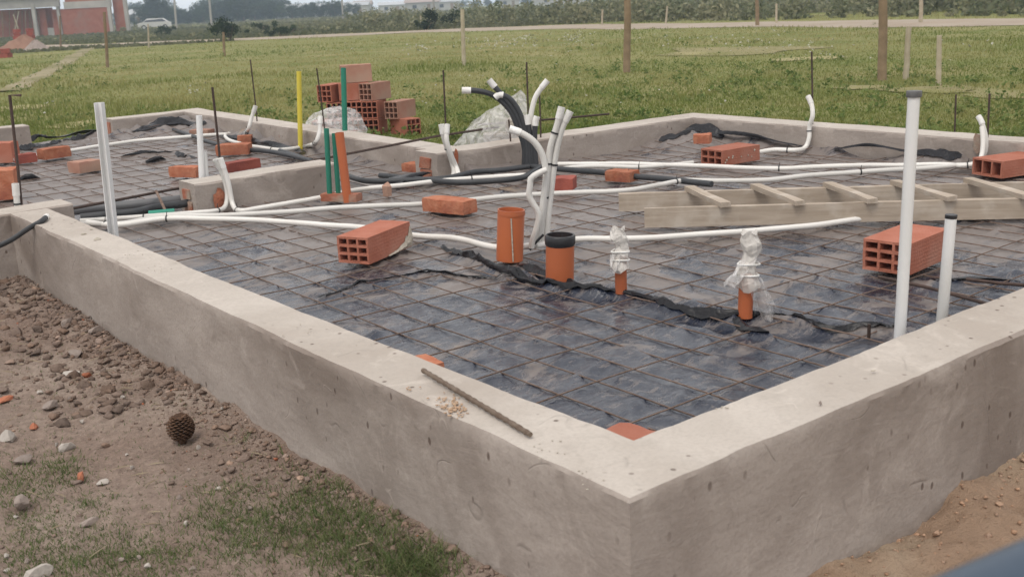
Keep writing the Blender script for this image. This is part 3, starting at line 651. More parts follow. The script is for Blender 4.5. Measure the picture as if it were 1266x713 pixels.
def ribbed(base, name):
    """terracotta with the fine extrusion grooves along the length"""
    m = base.copy(); m.name = name; nt = m.node_tree; N = nt.nodes; L = nt.links; b = N['Principled BSDF']
    tc = N.new('ShaderNodeTexCoord'); sx = N.new('ShaderNodeSeparateXYZ'); L.new(tc.outputs['Object'], sx.inputs[0])
    ad = N.new('ShaderNodeMath'); ad.operation = 'ADD'; L.new(sx.outputs[1], ad.inputs[0]); L.new(sx.outputs[2], ad.inputs[1])
    mu = N.new('ShaderNodeMath'); mu.operation = 'MULTIPLY'; mu.inputs[1].default_value = 2*math.pi/.016; L.new(ad.outputs[0], mu.inputs[0])
    si = N.new('ShaderNodeMath'); si.operation = 'SINE'; L.new(mu.outputs[0], si.inputs[0])
    old = b.inputs['Normal'].links[0].from_socket
    bu = N.new('ShaderNodeBump'); bu.inputs['Strength'].default_value = .10; bu.inputs['Distance'].default_value = .003; L.new(si.outputs[0], bu.inputs['Height']); L.new(old, bu.inputs['Normal']); L.new(bu.outputs[0], b.inputs['Normal'])
    return m
M_RIB = ribbed(M_BRICK, 'ribbed_terracotta'); M_RIBP = ribbed(M_BRICKP, 'ribbed_terracotta_pale')
def hollow(p0, p1, Wd, H, cols, rows, z, label, m=M_RIB, side=1, L=None, group=None, rot=None):
    """p0 -> p1: bottom edge of the long visible face in the world; the block lies on its `side`"""
    p0 = np.array(p0); p1 = np.array(p1); d = (p1-p0)[:2]; ln = float(np.hypot(*d)); d /= ln; L = L or ln
    nrm = np.array([-d[1], d[0]])*side; c = p0[:2]+d*L/2+nrm*Wd/2
    V, f = hollow_mesh(L, Wd, H, cols, rows); o = mk('hollow_brick', V, f, m)
    o.location = (c[0], c[1], z); o.rotation_euler = (0, 0, math.atan2(d[1], d[0])); tag(o, label, 'brick', group); return o
def solid_mesh(L, Wd, H, seed, n=6):
    V = []; f = []; key = {}
    def vid(i, j, k):
        if (i, j, k) in key: return key[(i, j, k)]
        x, y, z = (i/n-.5)*L, (j/4-.5)*Wd, k/4*H
        a = .006
        s = seed*3.1; dx = float(fbm(np.array(y*22+s), np.array(z*22+s), seed)-.5)*a*2; dy = float(fbm(np.array(x*22+s), np.array(z*22), seed+1)-.5)*a*2; dz = float(fbm(np.array(x*22), np.array(y*22+s), seed+2)-.5)*a*2*(k > 0)
        e = (abs(i/n-.5) > .49)+(abs(j/4-.5) > .49)+(k in (0, 4))
        sh = 1-.012*(e >= 2)-.02*(e == 3)
        key[(i, j, k)] = len(V); V.append((x*sh+dx, y*sh+dy, max(0, z*(sh if k == 4 else 1)+dz))); return key[(i, j, k)]
    for i in range(n):
        for j in range(4):
            f.append((vid(i, j, 0), vid(i, j+1, 0), vid(i+1, j+1, 0), vid(i+1, j, 0))); f.append((vid(i, j, 4), vid(i+1, j, 4), vid(i+1, j+1, 4), vid(i, j+1, 4)))
    for i in range(n):
        for k in range(4):
            f.append((vid(i, 0, k), vid(i+1, 0, k), vid(i+1, 0, k+1), vid(i, 0, k+1))); f.append((vid(i, 4, k), vid(i, 4, k+1), vid(i+1, 4, k+1), vid(i+1, 4, k)))
    for j in range(4):
        for k in range(4):
            f.append((vid(0, j, k), vid(0, j, k+1), vid(0, j+1, k+1), vid(0, j+1, k))); f.append((vid(n, j, k), vid(n, j+1, k), vid(n, j+1, k+1), vid(n, j, k+1)))
    return V, f
SEED = [100]
def solid(pl, pr, label, m=M_CHIP, Wd=.11, H=.065, z=ZM-.005, group=None, flip=1):
    """pl, pr: pixels of the bottom front corners"""
    a = at(*pl, z); b = at(*pr, z); d = (b-a)[:2]; L = float(np.hypot(*d)); d /= L; nrm = np.array([-d[1], d[0]])*flip
    c = (a+b)[:2]/2+nrm*Wd/2; SEED[0] += 1
    V, f = solid_mesh(L, Wd, H, SEED[0]); o = mk('brick', V, f, m, smooth=35); o.location = (c[0], c[1], z); o.rotation_euler = (0, 0, math.atan2(d[1], d[0])); tag(o, label, 'brick', group); return o
zb = ZM-.004
# hollow block with nine holes in the middle of the floor
h1 = hollow(at(457, 327, zb), at(512, 303, zb), .17, .125, 3, 3, zb, 'red hollow brick with nine holes and mortar crust, on the mesh near orange stubs', L=.38)
# mortar crust along its lower edge and far end
def crust(o, L, Wd, H, seed, holder):
    V, f = [], []
    n = 22
    for i in range(n):
        t = i/(n-1); x = (-.08+t*.58)*L; hgt = H*(.05+.75*t**2.2)*(.75+.5*random.random())
        y = -Wd/2
        V += [(x, y-.004, .004), (x, y-.010-.006*random.random(), hgt*.45), (x, y-.003, hgt)]
    for i in range(n-1):
        for k in range(2): f.append((i*3+k, (i+1)*3+k, (i+1)*3+k+1, i*3+k+1))
    c = mk('mortar_crust', V, f, M_MORTAR); c.parent = holder; c.location = (0, 0, 0)
crust(h1, .38, .17, .125, 1, h1)
def spread(o, L, H, x): pass
h2 = hollow(at(1123, 341, zb), at(1168, 321, zb), .20, .13, 3, 3, zb, 'red hollow brick with wide holes on the floor behind the tall capped white pipe', L=.36)
h3 = hollow(at(893, 206, zb), at(927, 200, zb), .20, .105, 3, 2, zb, 'red hollow brick with mortar spots beside the end of a white conduit', L=.36, m=M_RIB)
# speckles of mortar on it
for k in range(9):
    q = MB(); x = random.uniform(-.16, .14); zz = random.uniform(.02, .085); s = random.uniform(.004, .010)
    q.add([(x-s, -.103, zz), (x, -.103, zz-s), (x+s, -.103, zz), (x, -.103, zz+s), (x, -.106, zz)], [(0, 1, 4), (1, 2, 4), (2, 3, 4), (3, 0, 4)]); c = q.obj('mortar_spot', M_MORTAR); c.parent = h3; c.location = (0, 0, 0)
h4 = hollow(at(1238, 221, zb), at(1285, 214, zb), .22, .10, 3, 1, zb, 'flat red hollow brick beyond the far end of the ladder', L=.38)
SB = 'loose solid bricks weighing down the plastic sheet'
solid((522, 261), (574, 266.5), 'orange chipped brick weighing down a white conduit across the floor', M_CHIP, .12, .075)
solid((683, 236), (708, 236), 'dull red brick behind the tall bundle of white conduits', M_BRICKD, .14, .075)
solid((748, 224), (779, 226), 'red brick holding down the dark conduit', M_CHIP, .13, .065)
solid((857, 178), (877, 178), 'small orange brick on crumpled film in the inside wall corner', M_CHIP, .11, .065, z=.40)
solid((55, 198), (89, 193), 'orange brick on a white conduit in the rear room', M_CHIP, .12, .09)
solid((24, 203), (47, 200), 'dark maroon brick on a white conduit in the rear room', M_BRICKD, .12, .075)
solid((99, 215), (128, 210), 'pale pinkish brick on the bare film of the rear room', M_BRICKP, .16, .085)
solid((209, 219), (243, 220), 'orange brick with mortar smear beside the short white pipes', M_CHIP, .10, .075)
solid((283, 214), (323, 207), 'dark red brick leaning close behind the stub wall', M_BRICKD, .09, .07)
solid((267, 193), (308, 191), 'bright orange brick between two bends of white conduit', M_CHIP, .16, .085)
solid((234, 168), (257, 168), 'dull orange brick near the crumpled film in the far corner', M_BRICKP, .12, .055)
solid((294, 179), (311, 178), 'small red brick touching the bend of white conduit', M_CHIP, .12, .075)
solid((346, 178), (366, 176), 'broken orange brick lump by the foot of the yellow pipe', M_CHIP, .09, .08)
solid((497, 212), (516, 214), 'flat orange brick on black film beside the middle wall end', M_CHIP, .12, .06)
solid((396, 249), (441, 250), 'long orange brick at the foot of the green pipes', M_ENDB, .08, .045)
def corner_brick(px, py, zt, L, Wd, H, rz, label, m):
    c = at(px, py, zt); SEED[0] += 1; V, f = solid_mesh(L, Wd, H, SEED[0]); o = mk('brick', V, f, m, smooth=35); o.location = (c[0], c[1], zt-H); o.rotation_euler = (0, 0, rz); tag(o, label, 'brick')
corner_brick(764, 540, .40, .19, .12, .06, .2, 'red brick wedged in the inside corner of the near walls', M_BRICK)
corner_brick(526, 445, .38, .12, .07, .05, 1.5, 'sliver of red brick peeping out at the inner edge of the long wall', M_CHIP)
solid((-22, 203), (17, 201), 'large red block on the film next to the dark maroon brick', M_BRICK, .16, .17)
solid((-24, 250), (22, 246), 'red brick pier with mortar behind the low cross wall', M_CHIP, .2, .20)
# a torn scrap and a broken pinkish brick standing on end
q = at(479, 242, ZM); MB().tube([q, q+[0, 0, .06], q+[.01, 0, .085]], [.03, .034, .004], 6).obj('brick_shard', M_BRICKP)
tag(bpy.data.objects['brick_shard'], 'upright pinkish brick shard beside a white conduit', 'brick shard')
# ------------------------------------------------------------------ stack of hollow bricks on the grass behind the rear wall
pb = at(500, 166, .1); ang = math.atan2(fh[1], fh[0])
ex = rt[:2]; ey = fh[:2]
SC = np.linalg.norm(pb-CAM)/F
def stack(px, row, depth, th, label, pale=False, L_=.33):
    base = np.array([pb[0], pb[1]])+ex*(px-500)*SC+ey*depth; H = .185
    V, f = hollow_mesh(L_, .18, H, 3, 3, .010); o = mk('hollow_brick', V, f, M_RIBP if pale else M_RIB)
    o.location = (base[0], base[1], gz(base[0], base[1])-.01+row*(H+.006)); o.rotation_euler = (0, 0, ang-math.pi/2+R(th+random.uniform(-3, 3)))
    tag(o, label, 'brick', 'hollow bricks stacked on the grass'); return o
ST = [(502, 0, .00, 128, False, 'red hollow brick at the foot of the stack, open end turned towards the middle wall'),
      (464, 0, .12, 82, False, 'red hollow brick in the bottom row of the stack beside the outermost one'),
      (443, 0, .16, 84, False, 'red hollow brick in the bottom row of the stack behind the plastic bag'),
      (420, 0, .20, 86, False, 'red hollow brick in the bottom row of the stack behind the green pole'),
      (399, 0, .24, 84, False, 'red hollow brick at the hidden end of the bottom row of the stack'),
      (496, 1, .10, 56, True, 'pale dusty hollow brick on the second row of the stack'),
      (464, 1, .14, 80, False, 'red hollow brick on the second row of the stack beside the pale dusty one'),
      (443, 1, .18, 84, False, 'red hollow brick on the second row of the stack under the dusty third row'),
      (416, 1, .24, 95, False, 'red hollow brick on the second row of the stack behind the green pole'),
      (466, 2, .18, 56, True, 'dusty hollow brick on the third row of the stack with pierced end and long side'),
      (440, 2, .20, 8, False, 'red hollow brick on the third row of the stack with its plain side in front'),
      (412, 2, .26, 70, False, 'red hollow brick on the third row of the stack next to the green pole'),
      (444, 3, .22, 14, True, 'single hollow brick on the very top of the stack')]
for (a, r_w, dp, th, pl, lb) in ST: stack(a, r_w, dp, th, lb, pl)
# ================================================================== PIPES AND POLES
def pole(name, base, top, r, m, label, cat, seg=14, wallf=0., cap=None, group=None, n=6):
    base = np.array(base, float); top = np.array(top, float); root = empty(name, base); tag(root, label, cat, group)
    P = base+(top-base)*np.linspace(0, 1, n)[:, None]
    MB().tube(P, r, seg, True, wallf).obj('shaft', m, root, 40)
    return root, base, top, r
def ring(root, p, d, r, h, m, name, seg=14):
    d = np.array(d, float); d /= np.linalg.norm(d); MB().tube([p-d*h/2, p-d*h*.4, p+d*h*.4, p+d*h/2], [r*.97, r, r, r*.97], seg).obj(name, m, root, 40)
# white PVC: tall square-ish duct by the left wall
def channel(name, base, top, w, dpt, m, label, ang_):
    """U-shaped white plastic channel standing on end"""
    base = np.array(base, float); top = np.array(top, float); root = empty(name, base); tag(root, label, 'pipe')
    t = .004; prof = [(-w/2, dpt/2), (-w/2, -dpt/2), (w/2, -dpt/2), (w/2, dpt/2), (w/2-t, dpt/2), (w/2-t, -dpt/2+t), (-w/2+t, -dpt/2+t), (-w/2+t, dpt/2)]
    ca, sa = math.cos(ang_), math.sin(ang_); V = []
    for p in (base, top): V += [(p[0]+a*ca-b*sa, p[1]+a*sa+b*ca, p[2]) for a, b in prof]
    n = len(prof); f = [(i, (i+1) % n, n+(i+1) % n, n+i) for i in range(n)]+[tuple(range(n-1, -1, -1)), tuple(range(n, 2*n))]
    mk('channel', V, f, m, root); return root
b0 = onx(139, 288, .29); b0 = np.array([b0[0], b0[1], ZM-.01]); tp = up(b0, 122.5, 127)
rc = channel('plastic_channel', b0, tp, .040, .030, M_PVC, 'leaning tall white plastic channel just inside the wall along the bare soil', R(128))
# pipes by the stub wall
b0 = ony(247.5, 221, 5.10); b0[2] = ZM-.01; tp = up(b0, 246, 143); r_, *_ = pole('white_pipe', b0, tp, .019, M_PVC, 'taller of two white pipes standing behind the stub wall', 'pipe', wallf=.14)
b0 = ony(254, 219, 5.10); b0[2] = ZM-.01; tp = up(b0, 253, 187); pole('white_pipe', b0, tp, .015, M_PVC, 'shorter of two white pipes standing behind the stub wall', 'pipe', wallf=.14)
# pipes by the right wall
b0 = ony(1112.5, 405, .30); b0[2] = ZM-.01; tp = up(b0, 1130, 118); rr0, B0, T0, _ = pole('white_pipe', b0, tp, .0175, M_PVC, 'tall white pipe with grey capped top inside the wall along the sand', 'pipe', wallf=.14)
ring(rr0, T0+[0, 0, .004], T0-B0, .022, .018, mat('grey_cap', (.12, .12, .12), (.2, .2, .2), 20, .7), 'cap')
b0 = ony(1163.5, 391, .30); b0[2] = ZM-.01; tp = up(b0, 1176, 266); rr1, B1, T1, _ = pole('white_pipe', b0, tp, .0175, M_PVC, 'short white pipe with dark open top inside the wall along the sand', 'pipe', wallf=.14)
ring(rr1, T1-[0, 0, .004], T1-B1, .0187, .012, M_BLACK, 'tape')
# yellow and green
b0 = onx(370, 171, 2.80); b0[2] = ZM-.01; pole('yellow_pipe', b0, up(b0, 369.5, 88.5), .020, M_YELLOW, 'upright yellow gas pipe against the rear wall', 'pipe', wallf=.14)
b0 = onx(425, 166, 3.06); b0 = np.array([b0[0], b0[1], .30]); rg, Bg, Tg, _ = pole('green_pipe', b0, up(b0, 424.5, 84), .022, M_GREEN, 'tall green pipe with a paler top standing at the rear wall by the stack', 'pipe', wallf=.14)
b0 = at(408, 249, ZM-.01); pole('green_pipe', b0, up(b0, 403.5, 159), .016, M_GREEN, 'dark green pipe standing slightly apart from the leaning orange pipe', 'pipe', wallf=.14)
b1 = at(419, 248, ZM-.01); pole('green_pipe', b1, up(b1, 413, 165), .015, M_GREEN, 'dark green pipe standing close against the orange pipe', 'pipe', wallf=.14)
b1 = at(430, 250, ZM-.01); pole('orange_pipe', b1, up(b1, 419.5, 164), .027, M_ORANGE, 'tall thin orange pipe leaning beside two green pipes', 'pipe', wallf=.12)
# orange drain stubs
b1 = at(630, 321, ZM-.015); ro, Bo, To, _ = pole('drain_pipe', b1, up(b1, 632, 259), .062, M_ORANGE, 'open orange drain stub with a pale seam beside the conduit bundle', 'pipe', 28, .07)
ring(ro, To-[0, 0, .012], (0, 0, 1), .0655, .024, M_ORANGE, 'collar', 28)
for o_ in [o for o in ro.children if o.name.startswith('collar')]: bpy.data.objects.remove(o_)
sm = Bo+(-fh*.063+rt*.016); MB().box(sm+np.array([0, 0, .105]), (.006, .006, .20), YAW).obj('glue_seam', M_MORTAR, ro)
MB().tube([To-[0, 0, .028], To-[0, 0, .02], To-[0, 0, .012]], [.0625, .0640, .0625], 28, False).obj('groove', M_ORANGE, ro, 60)
b1 = at(692, 346, ZM-.015); ro2, Bo, To, _ = pole('drain_pipe', b1, up(b1, 692.5, 302), .060, M_ORANGE, 'orange drain stub closed with a black cap', 'pipe', 28)
tt = up(Bo, 692.5, 290); MB().tube([To-[0, 0, .004], To+(tt-To)*.1, To+(tt-To)*.85, tt], [.0600, .0645, .0645, .0605], 28, True, .10).obj('cap', M_BLACK, ro2, 40)
def wrap(base, top, r, px_top, blob_r, label, seed, tail=None):
    root, B, T, _ = pole('wrapped_pipe', base, top, r, M_ORANGE, label, 'pipe', 18)
    tt = up(B, *px_top); H = tt[2]-T[2]+.05; n, k = 17, 13; V = []
    for i in range(n):
        t = i/(n-1)
        prof = .55+.45*math.sin(t*7.+.8)+.25*math.sin(t*17+1); prof = .75+.35*prof
        prof *= (1 if t < .85 else (1-(t-.85)/.15*.75)); 
        c = T-[0, 0, .05]+(tt-T+[0, 0, .05])*t+rt*.008*math.sin(t*9+seed)
        for j in range(k):
            a = j*2*math.pi/k; nz = .75+.5*float(fbm(np.array(a*2.1+seed), np.array(t*7.), seed)); rr = max(r*1.06, blob_r*prof*nz)
            V.append(c+np.array([math.cos(a)*rr, math.sin(a)*rr, .01*math.sin(a*3+t*9)]))
    f = [(i*k+j, i*k+(j+1) % k, (i+1)*k+(j+1) % k, (i+1)*k+j) for i in range(n-1) for j in range(k)]+[tuple(range((n-1)*k, n*k))]
    mk('plastic_wrap', V, f, M_BAG2, root, 14)
    for z in (.25, .45):
        c = T-[0, 0, .05]+(tt-T+[0, 0, .05])*z; MB().tube([c+np.array([math.cos(a), math.sin(a), .25*math.sin(a*2)])*blob_r*1.02*[1, 1, .3] for a in np.linspace(0, 2*math.pi, 16)], .004, 5).obj('string', M_TAPE, root)
    if tail:
        for ti, (pa, pb_, w0, w1) in enumerate(tail):
            a = up(B, *pa); e = up(B, *pb_); g = 14; h = 8; V = []
            for i in range(g):
                t = i/(g-1); c = a+(e-a)*t; w = w0+(w1-w0)*t
                for j in range(h):
                    u = j/(h-1)-.5; V.append(c+rt*u*w+fh*(-.03+.035*math.sin(u*9+t*4+ti)*(.3+t)+.02*float(fbm(np.array(u*5), np.array(t*5.), seed+ti))))
            mk('plastic_tail', V, [(i*h+j, i*h+j+1, (i+1)*h+j+1, (i+1)*h+j) for i in range(g-1) for j in range(h-1)], M_BAG, root, 60)
    return root
M_BAG2 = M_BAG.copy(); M_BAG2.name = 'bunched_polythene'
for nd in M_BAG2.node_tree.nodes:
    if nd.type == 'MAP_RANGE': nd.inputs[3].default_value = .5; nd.inputs[4].default_value = .95
    if nd.type == 'BSDF_PRINCIPLED': nd.inputs['Base Color'].default_value = (.74, .70, .65, 1)
b1 = at(768, 362, ZM-.012); wrap(b1, up(b1, 767, 318), .024, (766, 282), .034, 'thin orange pipe stub with its top wrapped in a plastic bag', 3, [((762, 312), (757, 335), .05, .025)])
b1 = at(921, 392, ZM-.012); wrap(b1, up(b1, 923, 340), .027, (929, 287), .038, 'thicker orange pipe stub wrapped in white plastic with a hanging tail', 8, [((925, 318), (902, 350), .05, .06), ((930, 340), (950, 392), .05, .10)])
# ================================================================== CONDUITS
def resample(P, step):
    d = np.r_[0, np.cumsum(np.linalg.norm(np.diff(P, axis=0), axis=1))]; n = max(3, int(d[-1]/step)); t = np.linspace(0, d[-1], n)
    return np.column_stack([np.interp(t, d, P[:, i]) for i in range(3)])
def conduit(px, label, r=.0150, m=M_WHITE, z=None, ribs=False, group=None, ties=(), tape=None, name='conduit', wob=.012, pts=None, world=None):
    P = np.array(world) if world is not None else path(px, z or ZM+r-.002)
    C = spline(P, .02)
    t = np.arange(len(C)); fl = C[:, 2] < ZM+.05
    C[:, 2] += np.where(fl, .008*vn(t*.08, t*0., len(C)), 0)
    C = resample(C, .0045 if ribs else .02)
    rr = np.full(len(C), r)
    if ribs: rr = r*(1+.07*np.sign(np.sin(np.arange(len(C))*math.pi/1.0+.5)))
    root = empty(name, C[0]); tag(root, label, 'conduit', group)
    MB().tube(C, rr, 9, True).obj('tube', m, root, 50)
    for tt in ties:
        i = int(tt*(len(C)-2)); d = C[i+1]-C[i]; d /= np.linalg.norm(d); sd_ = np.cross(d, [0, 0, 1.]); 
        b = MB().tube([C[i]-d*.004, C[i]+d*.004], r*1.22, 9); e = C[i]+np.array([0, 0, r*1.1]); b.tube([e, e+np.array([0, 0, .025])+d*.006], .0022, 4); b.obj('cable_tie', M_BLACK, root)
    if tape:
        for e in tape:
            k = int(.05/(.0045 if ribs else .02))+2
            seg = C[:k] if e == 0 else C[-k:]
            MB().tube(seg if e else seg, r*1.18, 9).obj('taped_end', M_TAPE, root, 50)
    return root
# rear room
conduit([(18, 198), (50, 193), (89.5, 186.5), (160.5, 175.7), (216, 171), (265, 167), (296, 165), (307, 160, 'x', 2.78), (311, 146, 'x', 2.82), (316, 131, 'x', 2.86)], 'white conduit crossing the rear room and rising at the far wall', ties=(.9,), tape=(1,), r=.017)
conduit([(300, 162.5), (285, 164.5), (278.6, 168), (283, 173.5), (298, 178), (320, 183), (347, 186)], 'short white hooked conduit loop in the rear room', r=.016, ties=(.95,))
conduit([(347, 186), (366, 184), (380.5, 181.5), (391, 175, 'x', 2.68), (395, 163, 'x', 2.76), (396, 144, 'x', 2.80)], 'white conduit rising beside the rear wall next to the yellow pipe', r=.017, tape=(1,), ties=(.7,))
conduit([(210, 160), (230, 166), (262, 177), (295, 185), (330, 188), (360, 193), (385, 199)], 'dark conduit running under the hooked white one in the rear room', r=.019, m=M_GREY)
conduit([(346, 186), (368, 194), (395, 203)], 'dark conduit branching towards the stub wall', r=.017, m=M_GREY)
# along and up the stub wall
conduit([(100, 273), (150, 271), (185, 268.5), (240, 264.5), (268, 262), (279, 254, 'y', 4.74), (281, 240, 'y', 4.765), (275.5, 216, 'y', 4.765), (266, 197, 'y', 4.76)], 'white conduit turning up the face of the stub wall, leaning outwards', ties=(.3, .62), tape=(1,), r=.0145)
conduit([(651, 217.5), (608, 219), (546, 224), (504, 229.5), (442, 236), (396, 245), (320, 257.5), (299, 261), (288, 254, 'y', 4.72), (282, 225, 'y', 4.74), (272.5, 195.5, 'y', 4.74)], 'white conduit along the floor that bends up the stub wall', ties=(.82, .15), tape=(1,), r=.0150)
# long floor runs
conduit([(100, 278), (150, 277.5), (185, 271.5), (220, 268), (312.6, 265.5), (405, 258.5), (521, 254), (568, 250), (623.5, 244), (716, 239), (778, 236), (815, 230), (849, 224.5), (895, 224), (953, 222.4), (1010, 217), (1125.5, 209.5), (1183, 205.5), (1204, 203, 'x', 4.98), (1216, 193, 'x', 5.03), (1219, 175, 'x', 5.05), (1214, 152, 'x', 5.06), (1209.5, 144, 'x', 5.07)], 'longest white conduit crossing the whole floor to the chipped patch on the rear wall', ties=(.03, .62, .82), tape=(1,), r=.0155)
conduit([(108, 276), (148, 279), (200, 272), (250, 271), (343.5, 274), (451.5, 283.5), (512, 292), (560, 295), (612, 307.5), (640, 307), (662, 304)], 'white conduit passing under the nine hole brick to the bundle', ties=(.18,), r=.0155)
conduit([(663, 305), (712, 297), (762, 296), (834, 293), (941, 285), (1000, 280.5), (1050, 273), (1100, 266)], 'white conduit from the bundle to beneath the ladder', r=.0145)
conduit([(688, 204), (740, 203.5), (800, 204), (876, 206), (964, 208.7), (1060, 206), (1118, 204.8), (1164, 204.5), (1190, 206), (1205, 204, 'x', 4.90), (1213, 195, 'x', 4.97), (1215.5, 176, 'x', 5.02), (1214, 157, 'x', 5.05)], 'white conduit from the dark wall bundle straight to the chipped patch', ties=(.52, .9), r=.0155)
conduit([(654, 224), (662, 216), (672, 212.5), (690, 209.5), (716, 207), (760, 207), (800, 206.5), (857, 201.5)], 'white conduit from the bundle to the mortar spotted brick', r=.0140, ties=(.75,))
conduit([(926, 191), (956.6, 186.5), (982, 186.5), (996, 182, 'x', 5.02), (1000.5, 170, 'x', 5.05), (1000.5, 157, 'x', 5.06), (1004.5, 143.7, 'x', 5.06), (1003.5, 130, 'x', 5.08), (999, 119, 'x', 5.09)], 'white conduit leaving the mortar spotted brick and rising above the wall', ties=(.1, .36, .75), tape=(1,), r=.0165)
# dark floor runs
conduit([(430, 218), (454.6, 225), (500, 224.5), (552, 221.5), (586, 214), (620, 211), (654, 207)], 'dark conduit along the floor in front of the middle wall', r=.019, m=M_GREY)
conduit([(470, 217.5), (520, 223), (560, 226), (600, 225), (640, 221.5), (660, 212), (670, 207)], 'second dark conduit looping in front of the middle wall', r=.019, m=M_GREY)
conduit([(655, 206), (680, 209), (707, 211.5), (747, 215), (784, 219.5), (830, 223), (880, 229)], 'dark conduit from the wall bundle passing under the red brick', r=.019, m=M_GREY, ties=(.6,))
conduit([(86, 262), (120, 258), (165, 254), (205, 250), (240, 245)], 'thick grey conduit lying in the doorway behind the low cross wall', r=.030, m=mat('mid_grey_pipe', (.10, .105, .11), (.14, .14, .145), 5, .5, .4))
conduit([(100, 270), (140, 266), (170, 263), (190, 258), (232, 252)], 'dark grey conduit with kink lying in the doorway', r=.024, m=M_GREY)
rgn = conduit([(184, 266), (200, 264.5), (216, 263)], 'short green pipe end lying on the floor near the stub wall', r=.022, m=mat('teal_pipe', (.03, .28, .2), (.03, .24, .17), 5, .4))
# the tall white bundle
conduit([(669, 303), (670, 280, 'u'), (673, 253, 'u'), (677, 215, 'u'), (680, 184, 'u'), (688, 157, 'u'), (694.4, 132.5, 'u')], 'ribbed white conduit in the tall bundle with the highest taped tip', ribs=True, tape=(1,), ties=(.35, .6, .82), r=.0150)
conduit([(676, 302), (676.5, 280, 'u'), (682, 228, 'u'), (687, 190, 'u'), (695, 158, 'u'), (705, 137.5, 'u')], 'ribbed white conduit in the tall bundle curving towards the ladder', ribs=True, tape=(1,), ties=(.6,), r=.0155)
conduit([(664, 304), (668, 275, 'u'), (672, 245, 'u'), (675, 216, 'u'), (671, 193, 'u'), (660.5, 175.7, 'u'), (645, 165, 'u'), (629.6, 159.6, 'u')], 'white conduit of the tall bundle bending over towards the middle wall', ribs=True, tape=(1,), r=.0155)
conduit([(657, 307), (658, 298, 'u'), (664, 280, 'u'), (666, 264, 'u'), (658, 250, 'u'), (653.5, 240, 'u'), (656, 228, 'u'), (655, 222, 'u'), (666, 214, 'u'), (676, 210, 'u')], 'white conduit of the tall bundle with wavy kinks', r=.0145)
conduit([(655, 309), (662, 300, 'u'), (672, 290, 'u')], 'black strap tail at the foot of the tall bundle', r=.006, m=M_BLACK, name='strap')
MB_R = up(at(672, 303, ZM), 683, 230)
conduit([(668, 305), (676, 268, 'u'), (681, 228, 'u'), (686, 188, 'u'), (690, 164, 'u')], 'black steel rod tied inside the tall bundle', r=.005, m=M_IRON, name='rod')
# dark bundle at the middle wall
bw = at(654, 206, ZM)
for k, (dx, topp, lb) in enumerate(((-6, [(648, 182, 'u'), (640, 158, 'u'), (630, 136, 'u'), (611, 118.6, 'u'), (590, 112.5, 'u'), (571, 112, 'u')], 'dark conduit drooping sideways with a white taped tip'),
        (-2, [(651, 180, 'u'), (644, 155, 'u'), (634, 134, 'u'), (622, 119, 'u'), (612, 108, 'u'), (604.5, 99, 'u')], 'dark conduit with a white taped tip pointing up beside the drooping one'),
        (2, [(654, 180, 'u'), (648, 155, 'u'), (640, 135, 'u'), (630, 122, 'u'), (618, 117, 'u'), (612, 121, 'u')], 'dark conduit curled over with a white rag at its tip'),
        (5, [(657, 182, 'u'), (654, 160, 'u'), (651, 142, 'u')], 'shorter dark conduit with a white tip in the wall bundle'),
        (9, [(661, 182, 'u'), (661, 165, 'u'), (662, 150, 'u'), (664, 144, 'u')], 'shortest dark conduit of the wall bundle with a pale tip'))):
    conduit([(654+dx, 206)]+topp, lb, r=.019, m=M_GREY, tape=(1,))
conduit([(656, 205), (656, 180, 'u'), (656, 150, 'u'), (657, 138, 'u'), (663, 118, 'u'), (677, 99.5, 'u')], 'white conduit of the wall bundle curving up highest over the grass', r=.018, tape=(1,))
conduit([(660, 206), (657, 185, 'u'), (652, 168, 'u'), (648, 153, 'u')], 'white conduit in front of the dark wall bundle', r=.016, tape=(1,))
conduit([(664, 206), (660, 185, 'u'), (656, 168, 'u'), (653, 150, 'u')], 'second white conduit in front of the dark wall bundle', r=.016)
# pair on the middle wall end
conduit([(560, 219), (561, 210, 'y', 4.52), (556, 192, 'y', 4.54), (549, 172, 'y', 4.54), (545.5, 154, 'y', 4.54)], 'white conduit with a tie climbing the middle wall face', r=.017, tape=(1,), ties=(.7,))
conduit([(567, 217), (564, 207, 'y', 4.51), (557, 190, 'y', 4.50), (552, 172, 'y', 4.50), (553, 154, 'y', 4.52)], 'white conduit crossing its tied neighbour on the middle wall face', r=.017, tape=(1,))
# left edge
b1 = ony(20, 250, 5.0); b1[2] = ZM; conduit(None, 'white conduit stub with taped tip behind the low cross wall', r=.017, world=[b1, b1+[0, 0, .08], up(b1, 20, 240), up(b1, 19, 227)], tape=(1,), ties=(.7,))
e1 = at(50, 271, .528); conduit(None, 'black ribbed cable with a white tip lying over the corner of wall and cross wall', r=.013, m=M_GREY, world=[(e1[0]-.55, e1[1]-.12, gz(e1[0]-.55, e1[1]-.12)+.012), up(e1, -12, 311), up(e1, 15, 296), up(e1, 36, 282), e1+[0, 0, -.012], at(58, 267.5, .515)], tape=(1,), ribs=True)
